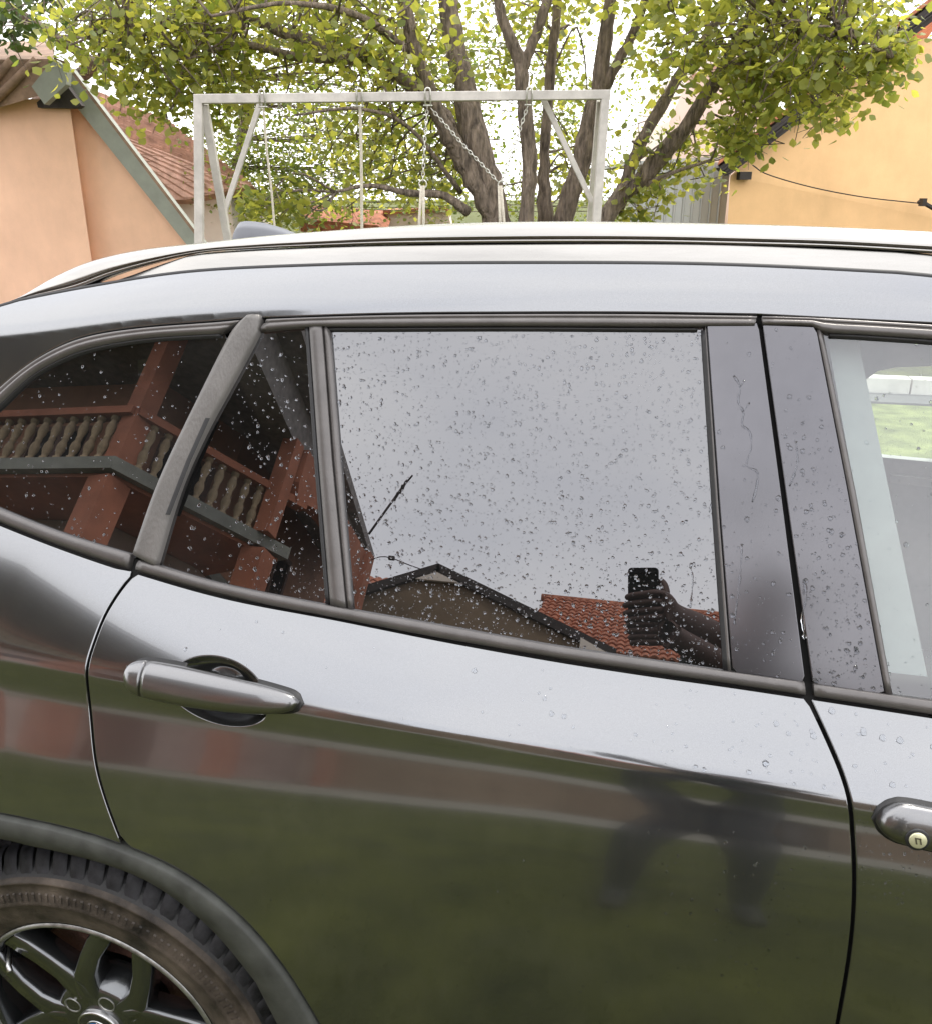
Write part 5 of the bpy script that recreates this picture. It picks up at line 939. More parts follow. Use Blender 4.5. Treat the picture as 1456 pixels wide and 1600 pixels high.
# ================================================================ vegetation
LT = np.array([(0, 0, 0), (.32, .30, .05), (.40, .62, .03), (0, 1.0, -.06), (-.40, .62, .03), (-.32, .30, .05), (0, .34, -.02), (0, .66, -.03)], float)
LF = np.array([(0, 1, 6), (1, 2, 7), (1, 7, 6), (2, 3, 7), (0, 6, 5), (5, 6, 4), (4, 6, 7), (4, 7, 3)])
def leaf_cloud(clusters, per, size, squash=.8, seed=1, droop=.5):
    g = np.random.default_rng(seed); C_ = np.array([c[:3] for c in clusters]); r_ = np.array([c[3] for c in clusters])
    idx = np.repeat(np.arange(len(C_)), per); n = len(idx)
    p = C_[idx]+g.normal(0, 1, (n, 3))*r_[idx][:, None]*np.array([1, 1, squash])*.62
    az = g.uniform(0, 2*math.pi, n); pit = g.normal(-droop, .5, n); roll = g.normal(0, .55, n); s = size*g.uniform(.6, 1.3, n)
    yv = np.stack([np.cos(pit)*np.cos(az), np.cos(pit)*np.sin(az), np.sin(pit)], 1)
    xv = np.stack([-np.sin(az), np.cos(az), 0*az], 1); zv = np.cross(xv, yv)
    xr = xv*np.cos(roll)[:, None]+zv*np.sin(roll)[:, None]; zr_ = np.cross(xr, yv)
    return p, xr, yv, zr_, s
def leaf_mesh(name, L, mat, parent, kind='stuff', sel=None):
    p, x, y, z, s = [a if sel is None else a[sel] for a in L]; n = len(p)
    V = p[:, None]+s[:, None, None]*(LT[None, :, 0:1]*x[:, None]+LT[None, :, 1:2]*y[:, None]+LT[None, :, 2:3]*z[:, None])
    F = (LF[None]+(np.arange(n)*len(LT))[:, None, None]).reshape(-1, 3); V = V.reshape(-1, 3)
    me = bpy.data.meshes.new(name); me.vertices.add(len(V)); me.vertices.foreach_set('co', V.ravel())
    me.loops.add(len(F)*3); me.loops.foreach_set('vertex_index', F.ravel().astype(np.int32))
    me.polygons.add(len(F)); me.polygons.foreach_set('loop_start', np.arange(0, len(F)*3, 3, dtype=np.int32)); me.polygons.foreach_set('loop_total', np.full(len(F), 3, np.int32))
    me.materials.append(mat); me.update(calc_edges=True); me.validate()
    o = bpy.data.objects.new(name, me); link(o, parent, kind); return o
M['bark'] = pm('bark', (.135, .105, .088), .92, 0, .55, 16, 1.0, 26, dist=.05, stretch=(1.6, 1.6, .35), col2=(.21, .165, .135))
M['leaf'] = leaf_mat('linden_leaf', (.11, .15, .042), (.30, .31, .10), .60)
M['leaf_blue'] = leaf_mat('dark_leaf', (.045, .085, .035), (.09, .13, .045), .35)
M['leaf_yel'] = leaf_mat('light_leaf', (.09, .14, .030), (.19, .22, .05), .5)
M['bush'] = leaf_mat('hedge_leaf', (.03, .06, .015), (.06, .09, .02), .3)
def near_on(limbs, c):
    best = None
    for L in limbs:
        P = np.array(L)
        for i in range(1, len(P)):
            for t in (.3, .7, 1.0):
                q = P[i-1]*(1-t)+P[i]*t; d = np.linalg.norm(q[:3]-c)
                if q[2] < c[2]+.6 and (best is None or d < best[0]): best = (d, q)
    return best[1] if best else np.array(limbs[0][-1])
def grow(name, loc, label, limbs, clusters, per, size, lmat, seed, squash=.8, k=9, twig=.008):
    t = thing(name, loc, label, 'tree')
    b = MB()
    for L in limbs:
        P = np.array(L); Q = spline(P, 6); g = np.random.default_rng(seed)
        Q[:, :3] += g.normal(0, 1, Q[:, :3].shape)*Q[:, 3:4]*.10
        b.tube(Q[:, :3], list(np.maximum(Q[:, 3], .008)*(1+g.normal(0, .06, len(Q)))), k)
    g = np.random.default_rng(seed+9)
    for c in clusters:
        c3 = np.array(c[:3]); q = near_on(limbs, c3); m = (q[:3]+c3)/2+g.normal(0, .12, 3)+np.array([0, 0, .12])
        P = spline([q[:3], m, c3, c3+g.normal(0, .15, 3)], 4); b.tube(P, list(np.linspace(twig*1.5, .003, len(P))), 4)
        for _ in range(2):
            a = P[g.integers(len(P)//2, len(P))]; e = c3+g.normal(0, .7, 3)*c[3]; b.tube([a, (a+e)/2+g.normal(0, .04, 3), e], [.005, .004, .002], 3)
    tr = b.obj('trunk', M['bark'], t, True)
    L = leaf_cloud(clusters, per, size, squash, seed)
    return t, L
limbs = W['limbs']
for i in (0, 5, 8, 10): limbs[i][0] = (limbs[i][0][0], limbs[i][0][1], .02, limbs[i][0][3]*1.15)
H_ = np.array(W['H']); R_ = np.array(W['R'])
base = np.mean([limbs[i][0][:3] for i in (0, 5, 8, 10)], axis=0)
g = np.random.default_rng(3); up = []
for _ in range(150):                                # the rest of the crown above the picture
    a = g.uniform(0, 2*math.pi); rr = math.sqrt(g.uniform(.05, 1)); zz = g.uniform(3.7, 7.5)
    sc2 = math.sqrt(max(.05, 1-((zz-4.6)/3.2)**2)); up.append((base[0]+4.2*rr*sc2*math.cos(a), base[1]+.6+3.6*rr*sc2*math.sin(a), zz, .5))
clus = list(W['clusters'])
tree, L = grow('broadleaf_tree', (base[0], base[1], 0), 'big broadleaf tree with several dark leaning trunks behind the swing frame', limbs, clus, 60, .076, M['leaf'], 21)
d = np.linalg.norm(L[0]-np.array([0, -.8, 1.6]), axis=1)
vis = (L[0][:, 2] < 3.1); order = np.argsort(np.where(vis, d/L[4], 1e9)); big = order[:300]; mask = np.ones(len(d), bool); mask[big] = False
leaf_mesh('foliage', L, M['leaf'], tree, 'stuff', mask)
lm = []
for v in range(4):
    T_ = LT.copy(); T_[:, 2] += .08*v*(T_[:, 1]-.5)**2-.04*v*np.abs(T_[:, 0]); lm.append(mesh_data('leaf', T_, LF, M['leaf'], False))
for q, i in enumerate(big):
    o = bpy.data.objects.new('leaf', lm[q % 4]); link(o, tree)
    m = Matrix((( *[L[1][i][0], L[2][i][0], L[3][i][0]], 0), (*[L[1][i][1], L[2][i][1], L[3][i][1]], 0), (*[L[1][i][2], L[2][i][2], L[3][i][2]], 0), (0, 0, 0, 1)))
    o.matrix_basis = Matrix.Translation(L[0][i]) @ m @ Matrix.Scale(float(L[4][i]), 4)
Lu = leaf_cloud(up, 34, .10, .8, 77); leaf_mesh('upper_foliage', Lu, M['leaf'], tree)
# neighbour tree at the far left, loose pale trees behind
c0 = np.mean([c[:3] for c in W['clusters_left']], axis=0)
lb = [[(c0[0]-4.2, c0[1]+4.6, 0, .16), (c0[0]-3.8, c0[1]+4.2, 2.2, .13), (c0[0]-.2, c0[1]+3.0, 3.6, .08), (c0[0]+.5, c0[1]+1.6, 4.2, .05), (c0[0]+1.2, c0[1]+.6, 4.5, .02)], [(c0[0]-.6, c0[1]+3.6, 3.0, .07), (c0[0]-1.2, c0[1]+1.6, 3.9, .05), (c0[0]-1.6, c0[1], 4.2, .02)]]
t2, L2 = grow('dark_leaved_tree', (c0[0]-4.2, c0[1]+4.6, 0), 'darker tree above the left orange house roof', lb, W['clusters_left']+[(c0[0]+a, c0[1]+.5, c0[2]+1.0+b, .5) for a in (-1, 0, 1) for b in (0, .8)], 46, .10, M['leaf_blue'], 31)
leaf_mesh('foliage', L2, M['leaf_blue'], t2)
cb = W['clusters_back']; cbl = [c for c in cb if c[1] < 19]; cbr = [c for c in cb if c[1] >= 19]
t3, L3 = grow('pale_tree', W['bgtrunk'][0][0][:2]+(0,), 'loose light green tree with a slim trunk behind the left swing ropes', [[(*W['bgtrunk'][0][0][:2], 0, .14)]+W['bgtrunk'][0][1:]], cbl, 150, .075, M['leaf_yel'], 41, 1.0)
leaf_mesh('foliage', L3, M['leaf_yel'], t3)
bx, by = np.mean([c[0] for c in cbr]), np.mean([c[1] for c in cbr])
t4, L4 = grow('distant_tree', (bx, by, 0), 'distant green tree behind the pale pink house', [[(bx, by, 0, .2), (bx, by, 2, .16), (bx+.2, by, 4, .1)]], cbr, 90, .16, M['leaf_yel'], 51)
leaf_mesh('foliage', L4, M['leaf_yel'], t4)
# grass blades
g = np.random.default_rng(8); n = 42000
gxp = g.uniform(-5, 5, n); gyp = np.where(g.random(n) < .7, g.uniform(-5.2, -.08, n), g.uniform(1.9, 5.3, n)); a = g.uniform(0, 6.28, n); hh = g.uniform(.025, .075, n); wv = .004
P0 = np.stack([gxp, gyp, 0*gxp-.005], 1); dx = np.stack([np.cos(a)*wv, np.sin(a)*wv, 0*a], 1); tipv = np.stack([g.normal(0, .02, n), g.normal(0, .02, n), hh], 1)
V = np.stack([P0-dx, P0+dx, P0+tipv], 1).reshape(-1, 3)
me = bpy.data.meshes.new('grass'); me.from_pydata(V.tolist(), [], np.arange(3*n).reshape(-1, 3).tolist()); M['grass'] = leaf_mat('grass_blade', (.045, .06, .006), (.085, .095, .012), .3); me.materials.append(M['grass'])
go = bpy.data.objects.new('grass', me); link(go, None, 'stuff'); go['label'] = 'short green grass around the parked car'
# ================================================================ swing frame
M['white_paint'] = pm('white_painted_steel', (.52, .49, .455), .5, 0, .18, 9, .1, 200, stain=.3)
M['rope'] = pm('pale_rope', (.50, .46, .38), .9, 0, .25, 120, .5, 300, dist=.003)
M['chain'] = pm('zinc_chain', (.55, .54, .50), .4, .7, .2, 60)
def ext(a, b, z):                                   # carry a line on down to height z
    a, b = Vector(a), Vector(b); t = (z-a.z)/(b.z-a.z); return a+(b-a)*t
sw = thing('garden_swing_set', (-1.8, 4.95, 0), 'white square-tube swing frame with braces standing in front of the big tree', 'swing')
rzs = math.atan2(R_[1], R_[0])
def sq(name, a, b, w, label=None):
    a, b = Vector(a), Vector(b); t = (b-a).normalized(); s = Vector((*H_[:2], 0)); s = (s-t*s.dot(t)).normalized(); u = t.cross(s)
    V = [p+s*i*w/2+u*j*w/2 for p in (a, b) for i, j in ((-1, -1), (1, -1), (1, 1), (-1, 1))]
    o = MB().add(V, [(0, 1, 2, 3), (7, 6, 5, 4), (0, 4, 5, 1), (1, 5, 6, 2), (2, 6, 7, 3), (3, 7, 4, 0)]).obj(name, M['white_paint'], sw, label=label)
    m = o.modifiers.new('b', 'BEVEL'); m.width = .004; m.segments = 2; return o
B0, B1 = W['sw_beam']; sq('beam', B0, B1, .055)
sq('post', W['sw_lpost'][0], ext(*W['sw_lpost'], -.02), .055); sq('post', W['sw_rpost'][0], ext(*W['sw_rpost'], -.02), .055)
sq('back_leg', Vector(B0)+Vector(H_)*.04+Vector((.05, 0, -.03)), ext(*W['sw_lback'], -.02), .05)
sq('back_leg', Vector(B1)+Vector(H_)*.04-Vector((.05, 0, .03)), Vector(B1)+Vector(H_)*1.0+Vector((.0, 0, -B1[2])), .05)
sq('brace', *W['sw_lbrace'], .035); sq('brace', *W['sw_rbrace'], .035)
def ubolt(p):
    b = MB(); p = Vector(p); s = Vector(R_)
    pts = [p+s*.017+Vector((0, 0, -.05))-Vector(H_)*.035, p+s*.017+Vector((0, 0, .03))-Vector(H_)*.035]
    arc = [p+s*.017*math.cos(a)+Vector((0, 0, .03+.017*math.sin(a)))-Vector(H_)*.035 for a in np.linspace(0, math.pi, 8)]
    b.tube([p+s*.017+Vector((0, 0, -.06))-Vector(H_)*.035]+arc+[p-s*.017+Vector((0, 0, -.06))-Vector(H_)*.035], .0055, 6)
    b.tube([p+s*.03+Vector((0, 0, -.055))-Vector(H_)*.035, p-s*.03+Vector((0, 0, -.055))-Vector(H_)*.035], .005, 6)
    return b.obj('hook', M['chain'], sw, True)
for hk in W['sw_hooks']: ubolt(hk)
def chain(pts, name, parent):
    P = resample(np.array(pts), d=.026); b = MB()
    for i in range(len(P)-1):
        a, c = Vector(P[i]), Vector(P[i+1]); t = (c-a).normalized(); s = Vector(R_) if i % 2 else Vector(H_); s = (s-t*s.dot(t)).normalized(); m = (a+c)/2
        b.tube([m+t*.018*math.cos(q)+s*.009*math.sin(q) for q in np.linspace(0, 2*math.pi, 11)], .0034, 5, False)
    return b.obj(name, M['chain'], parent, True)
def rope(name, pts, r, label):
    pts = list(pts); e = ext(pts[-2], pts[-1], .55); o = MB().tube(spline(np.array(pts+[tuple(e)]), 5), r, 6).obj(name, M['rope'], None, True); return tag(o, label, 'rope')
rope('swing_rope', W['sw_rope1'], .008, 'thin pale rope hanging from the leftmost hook of the swing beam')
rope('swing_rope', W['sw_rope2'], .011, 'straight pale rope hanging from the second hook of the swing beam')
cs_ = thing('chain_swing', (-1.4, 5.03, .5), 'swing hung by zinc chains and doubled ropes from the two right hooks', 'swing')
for nm in ('sw_ch3', 'sw_ch3d', 'sw_ch4'): chain(W[nm], 'chain', cs_)
for nm in ('sw_rope3a', 'sw_rope3b', 'sw_rope4a', 'sw_rope4b'):
    MB().tube([W[nm][0], W[nm][1], ext(*W[nm], .52)], .011, 6).obj('rope', M['rope'], cs_, True)
for p in (W['sw_ch3'][-1], W['sw_ch4'][-1]):
    p = Vector(p); MB().tube([p+Vector(R_)*.026*math.cos(a)+Vector((0, 0, .026*math.sin(a)-.02)) for a in np.linspace(0, 2*math.pi, 17)], .005, 6, False).obj('ring', M['chain'], cs_, True)
a, b = Vector(W['sw_rope3a'][0]), Vector(W['sw_rope4b'][0]); m = (a+b)/2
MB().box((m.x, m.y, .50), (.62, .2, .03), rzs).obj('seat_board', M['rope'], cs_)
# ================================================================ houses beyond the car
M['orange'] = pm('orange_render', (.75, .475, .245), .92, 0, .07, 2.2, .35, 60, dist=.004, stain=.10)
M['peach'] = pm('peach_render', (.81, .51, .36), .92, 0, .07, 2.2, .35, 60, dist=.004, stain=.10)
M['fascia_green'] = pm('grey_green_fascia', (.27, .285, .25), .7, 0, .12, 6)
M['dark_wood'] = pm('dark_wood', (.035, .028, .026), .8, 0, .3, 10, .3, 60)
M['old_tile'] = pm('weathered_tile', (.26, .17, .12), .9, 0, .35, 6, .6, 30)
M['red_tile'] = pm('red_tile', (.30, .10, .055), .85, 0, .35, 9, .5, 40, col2=(.42, .16, .09))
M['pinkish_tile'] = pm('faded_pink_tile', (.46, .29, .23), .9, 0, .22, 7, .4, 40, col2=(.56, .36, .29))
M['pale_wall'] = pm('pale_render', (.66, .60, .54), .9, 0, .06, 2)
M['pink_wall'] = pm('pale_pink_render', (.74, .62, .55), .9, 0, .06, 2)
M['sheet'] = pm('grey_sheet_metal', (.42, .43, .43), .5, .35, .08, 3, stretch=(1, 1, .2))
Hv = Vector(H_); Lv = Vector((-.58, .815, 0))
def down(poly, idx, z=-.05): 
    P = [Vector(p) for p in poly]
    for i in idx: P[i].z = z
    return P
lh = thing('orange_house', (-7.5, 9.4, 0), 'peach rendered house with weathered roof and grey-green gable board at left', 'house')
MB().prism(down(W['lh_front'], (2, 3)), Lv*5).obj('wall', M['peach'], lh)
P = down(W['lh_gable'], (3, 4)); MB().prism(P, Lv*5).obj('wall', M['orange2'] if 'orange2' in M else M['peach'], lh)
fp = [Vector(p) for p in W['lh_fascia']]; MB().prism(fp, Hv*.25).obj('fascia', M['fascia_green'], lh)
MB().prism([fp[0]+Vector((0, 0, .02)), fp[1]+Vector((0, 0, .06)), fp[2]+Vector((0, 0, .06)), fp[2]-Vector((0, 0, .0)), fp[1]], Lv*5.4).obj('roof_slope', M['old_tile'], lh)
MB().prism([Vector(p) for p in W['lh_ridge_end']], Hv*.12).obj('ridge_cover', M['fascia_green'], lh, label='bent grey-green metal cover on the ridge end')
MB().prism([Vector(p) for p in W['lh_soffit']], Hv*.1).obj('soffit', M['dark_wood'], lh)
rp = [Vector(p) for p in W['lh_roof']]; MB().prism(rp, Lv*3+Vector((0, 0, .6))).obj('verge_roof', M['old_tile'], lh)
for i in range(9):                                   # mortared tiles along the eave
    a = rp[4].lerp(rp[3], i/9+.02); b2 = rp[4].lerp(rp[3], (i+1)/9-.01); c = rp[0].lerp(rp[1], (i+.3)/9)
    MB().tube([(a+b2)/2-Hv*.03+Vector((0, 0, .02)), ((a+b2)/2).lerp(c, .5)-Hv*.02, c], [.05, .05, .04], 8).obj('roof_tile', M['old_tile'], lh, True)
def tiled(name, o, u, v, nu, nv, mat, parent, amp=.05, lip=.03, kind='stuff', k=4, seed=0):
    """courses of curved tiles: origin o, u along the eave, v up the slope"""
    o, u, v = Vector(o), Vector(u), Vector(v); nn = u.cross(v).normalized(); nn = nn if nn.z > 0 else -nn; b = MB(); g = np.random.default_rng(seed)
    du, dv = u/nu, v/nv
    for j in range(nv):
        for i in range(nu):
            jit = g.normal(0, .12); V = []
            for (s, hh) in ((0, lip*(1+jit)), (1.12, 0.0)):
                for q in range(k+1):
                    t = q/k; V.append(o+du*(i+t)+dv*(j+s)+nn*(amp*math.sin(math.pi*t)+hh))
            for q in range(k+1): V.append(o+du*(i+q/k)+dv*j+nn*(amp*math.sin(math.pi*q/k)-.01))
            b.add(V, [(q, q+1, k+2+q, k+1+q) for q in range(k)]+[(2*k+2+q, 2*k+3+q, q+1, q) for q in range(k)])
    return b.obj(name, mat, parent, False, kind)
fh = thing('tile_roofed_house', (-8.2, 14.5, 0), 'house with a faded pinkish tile roof behind the orange house', 'house')
f0, f1, f2, f3, f4, f5 = [Vector(p) for p in W['fr_roof']]
MB().prism(down(W['fr_wall'], (3, 4)), Hv*4).obj('wall', M['pale_wall'], fh)
# roof plane: eave from f5/f4 side to f3/f2, ridge f0 - f1; follow the outline with rows of tiles
b = MB(); g = np.random.default_rng(2); rows = 27
for j in range(rows):
    s0, s1 = j/rows, (j+1.15)/rows
    def edge(s):
        l = f4.lerp(f0, s) if s <= 1 else f0; r2 = f3.lerp(f2, min(1, s*4)) if s < .25 else f2.lerp(f1, (s-.25)/.75); return l+(l-r2).normalized()*1.6*(1-s)*0+(f5-f4)*(1-s)*.9, r2
    l0, r0 = edge(s0); l1, r1 = edge(min(1, s1)); m_ = max(4, int((r0-l0).length/.17))
    for i in range(m_):
        a, c = l0.lerp(r0, i/m_), l0.lerp(r0, (i+.96)/m_); d_, e = l1.lerp(r1, (i+.96)/m_), l1.lerp(r1, i/m_); dn = Vector((0, 0, .035*(1+g.normal(0, .2))))-Hv*.02
        b.add([a+dn, c+dn, d_, e, a-Vector((0, 0, .01)), c-Vector((0, 0, .01))], [(0, 1, 2, 3), (4, 5, 1, 0)])
b.obj('roof_tiles', M['pinkish_tile'], fh, False, 'stuff')
MB().prism([f0, f1, f2, f3, f4, f5], Hv*.5-Vector((0, 0, .12))).obj('roof', M['pinkish_tile'], fh)
rh = thing('yellow_orange_house', (3.5, 14, 0), 'yellow-orange rendered gable house with dark rake board at right', 'house')
P = down(W['rh_wall'], (4, 5)); P[4].x += 4; MB().prism(P, Vector((.14, .99, 0))*6).obj('wall', M['orange'], rh)
rk = [Vector(p) for p in W['rh_rake']]
MB().prism(rk, Hv*.22).obj('rake_board', M['dark_wood'], rh)
MB().prism([rk[0]+Vector((-.02, 0, .03)), rk[3]+Vector((-.02, 0, .03)), rk[3]+Vector((0, 0, .10)), rk[0]+Vector((0, 0, .10))], Vector((.14, .99, 0))*6.5).obj('roof_slope', M['red_tile'], rh)
for q in (.28, .5):
    p = rk[0].lerp(rk[1], q)+Hv*.02; MB().prism([p, p+(rk[2]-rk[1]), p+(rk[2]-rk[1])+Vector((.012, 0, -.012)), p+Vector((.012, 0, -.012))], -Hv*.05).obj('board_batten', M['dark_wood'], rh)
MB().box((float(rk[0].x)+.35, float(rk[0].y)+.25, float(rk[0].z)-.10), (.16, .25, .10), rzs).obj('purlin_end', M['dark_wood'], rh)
cable = MB().tube(spline(W['rh_cable'], 6), .008, 5).obj('wall_cable', M['dark_wood'], None, True); tag(cable, 'thin sagging cable along the yellow-orange gable wall', 'cable')
bk = [Vector(p) for p in W['rh_bracket']]; b = MB(); b.tube([bk[0]+Hv*.1, bk[0], bk[1], bk[1]+Vector((.25, .05, -.05))], .03, 6); b.box(bk[0], (.05, .2, .10)); br = b.obj('wall_bracket', M['dark_wood'], None); tag(br, 'small dark bracket on the yellow-orange wall at the right edge', 'bracket')
sh = thing('sheet_metal_shed', (.1, 13.3, 0), 'grey ribbed sheet metal shed beside the yellow-orange house', 'shed')
s0, s1, s2, s3 = down(W['rh_shed'], (2, 3)); nS = 11
for i in range(nS):
    a, c = s0.lerp(s1, i/nS), s0.lerp(s1, (i+1)/nS-.004); e = Vector((a.x, a.y, -.05)); f_ = Vector((c.x, c.y, -.05)); m1, m2 = a.lerp(c, .12), a.lerp(c, .24)
    V = []
    for z_ in (0, 1):
        for t, o_ in ((0, 0), (.10, -.018), (.20, -.018), (.30, 0), (1, 0)): q = a.lerp(c, t); V.append(Vector((q.x, q.y, q.z if z_ else -.05))+Hv*o_)
    V += [v+Hv*.02 for v in V]
    F = [(i2, i2+1, i2+6, i2+5) for i2 in range(4)]+[(10+i2+5, 10+i2+6, 10+i2+1, 10+i2) for i2 in range(4)]
    MB().add(V, F).obj('sheet', M['sheet'], sh)
MB().prism([s0+Vector((-.1, 0, .03)), s1+Vector((0, 0, .03)), s1+Vector((0, 0, .08)), s0+Vector((-.1, 0, .08))], Hv*3).obj('roof', M['sheet'], sh)
ph = thing('pale_pink_house', (1, 20.5, 0), 'distant pale pink gable house seen through the right branches', 'house')
MB().prism(down(W['pw_wall'], (4, 5)), Hv*4).obj('wall', M['pink_wall'], ph)
pw = [Vector(p) for p in W['pw_wall']]
for a, c in ((pw[1], pw[2]), (pw[2], pw[3])): MB().prism([a-Hv*.2, c-Hv*.2, c-Hv*.2+Vector((0, 0, .14)), a-Hv*.2+Vector((0, 0, .14))], Hv*4.4).obj('roof_slope', M['pale_wall'], ph)
rr = thing('red_roof_shed', (-6.2, 15.6, 0), 'low shed with a red roof edge far behind the swing', 'shed')
q0, q1, q2, q3 = [Vector(p) for p in W['rr_roof']]; MB().prism([q0, q1, q2, q3], Hv*1.2+Vector((0, 0, .25))).obj('roof', M['red_tile'], rr)
MB().prism([Vector((q3.x, q3.y, q3.z))+Hv*.3, Vector((q2.x, q2.y, q2.z))+Hv*.3, Vector((q2.x, q2.y, 0))+Hv*.3, Vector((q3.x, q3.y, 0))+Hv*.3], Hv*1).obj('wall', M['pale_wall'], rr)
pk = thing('pink_outbuilding', (-4.9, 17, 0), 'small pink rendered outbuilding far behind the tree trunks', 'shed')
MB().prism(down(W['rr_wall'], (2, 3)), Hv*2).obj('wall', M['pink_wall'], pk)
w0, w1 = Vector(W['rr_wall'][0]), Vector(W['rr_wall'][1]); MB().prism([w0-Hv*.1, w1-Hv*.1, w1-Hv*.1+Vector((0, 0, .08)), w0-Hv*.1+Vector((0, 0, .08))], Hv*2.2).obj('roof', M['red_tile'], pk)
# ================================================================ houses behind the photographer (mirrored in the car)
M['terra'] = pm('terracotta_render', (.32, .12, .07), .9, 0, .22, 2.6, .2, 80)
M['tan_wall'] = pm('tan_render', (.19, .14, .095), .9, 0, .2, 1.8, .2, 80)
M['house_wall'] = pm('salmon_render', (.32, .16, .10), .9, 0, .18, 2.4, .2, 80)
M['lower_wall'] = pm('greyish_pink_render', (.38, .29, .26), .9, 0, .2, 1.5, .2, 80, stain=.3)
M['slab'] = pm('grey_concrete_edge', (.19, .195, .175), .9, 0, .2, 5)
M['stone'] = pm('cast_stone', (.31, .235, .15), .85, 0, .3, 9, .2, 90)
M['soffit'] = pm('dark_stained_boards', (.19, .175, .17), .8, 0, .4, 8)
M['pane'] = glass('house_pane', (.02, .02, .025), 1.5, 1.2, .02)
M['frame'] = pm('brown_window_frame', (.10, .045, .03), .6, 0, .2, 10)
bh_ = thing('balcony_house', (-8, -9, 0), 'terracotta house with pale baluster balcony and deep dark eaves, mirrored in the rear windows', 'house')
K = Vector((-5.92, -6.15, 5.0)); E_ = Vector((-4.49, -8.20, 5.0)); d1 = Vector((-.99, -.145, 0)).normalized(); d2 = (E_-K).normalized(); Lp = K+d1*6.5
E2 = Vector((-4.62, -11.3, 5.0))
def zz(v, z): return Vector((v.x, v.y, z))
back = [Vector((-12.8, -13.5, 5)), Vector((-5.2, -13.5, 5))]
MB().prism([zz(p, 4.84) for p in (Lp, K, E_, Vector((-6.0, -9.0, 5)), Vector((-6.0, -13.5, 5)), back[0])], (0, 0, .16)).obj('balcony_slab', M['slab'], bh_, label='grey concrete balcony edge')
ws = [Vector((-12.6, -8.2, 0)), Vector((-6.75, -7.45, 0)), Vector((-6.0, -8.7, 0)), Vector((-6.0, -13.4, 0)), Vector((-12.6, -13.4, 0))]
MB().prism(ws, (0, 0, 4.78)).obj('wall', M['lower_wall'], bh_, label='greyish pink ground floor wall')
MB().prism([zz(w, 5.003) for w in ws], (0, 0, 2.01)).obj('wall', M['house_wall'], bh_, label='salmon upper floor wall')
MB().prism([zz(p, 4.79) for p in (Lp+Vector((0, -.12, 0)), K+Vector((-.06, -.12, 0)), E_+Vector((-.14, 0, 0)), Vector((-6.1, -9.0, 5)), Vector((-6.1, -13.4, 5)), back[0])], (0, 0, .048)).obj('balcony_ceiling', M['terra'], bh_)
def baluster_mesh():
    pr = [(.045, 0), (.045, .05), (.028, .06), (.032, .09), (.052, .17), (.050, .22), (.030, .285), (.034, .30), (.034, .33), (.030, .345), (.048, .42), (.050, .47), (.032, .55), (.028, .565), (.045, .575), (.045, .62)]; pr = [(r*1.12, h) for r, h in pr]
    b = MB().lathe(pr, (0, 0, 0), 'Z', 12); return mesh_data('baluster', b.V, b.F, M['stone'])
bmh = baluster_mesh()
for a, c, st in ((K+d1*.28, K+d1*3.4, .20), (K+d2*.26, E_-d2*.50, .178)):
    n = int((c-a).length/st)
    for i in range(n+1):
        o = bpy.data.objects.new('baluster', bmh); o.location = a+(c-a)*(i/n)+Vector((-.05, -.1, 0)); link(o, bh_)
for a, c in ((K, K+d1*6.5), (K, E_)):
    t = (c-a).normalized(); s = Vector((-t.y, t.x, 0)); a2, c2 = a+Vector((-.05, -.1, .621)), c+Vector((-.05, -.1, .621))
    MB().prism([a2-s*.09, c2-s*.09, c2+s*.09, a2+s*.09], (0, 0, .10)).obj('handrail', M['terra'], bh_)
def post(p, w, z0, z1, rz=.3): MB().box((p.x, p.y, (z0+z1)/2), (w, w, z1-z0), rz).obj('column', M['terra'], bh_)
kA = K+Vector((-.08, -.2, 0)); kB = Vector((-4.74, -7.85, 5))
post(kA, .25, 5.002, 7.01); post(kA+Vector((-.05, -.05, 0)), .34, 0, 4.788)
post(kB, .22, 5.002, 6.42, .1); post(kB+Vector((-.05, -.1, 0)), .32, 0, 4.788, .1); post(E2+Vector((.02, .1, 0)), .28, 0, 6.41, 0)
# arched beam between the right columns
arc = [(-8.0, 5.9)]+[(-8.0-3.2*t, 5.55+.45*math.sin(math.pi*t)**.7) for t in np.linspace(.03, .97, 14)]+[(-11.2, 5.5), (-11.2, 6.41), (-8.0, 6.41)]
MB().prism([(-4.78, y, z) for y, z in arc], (.22, 0, 0)).obj('arched_beam', M['terra'], bh_)
# arch over the balcony between the two corner columns
dA = (kB-kA).normalized(); Lk = (kB-kA).length
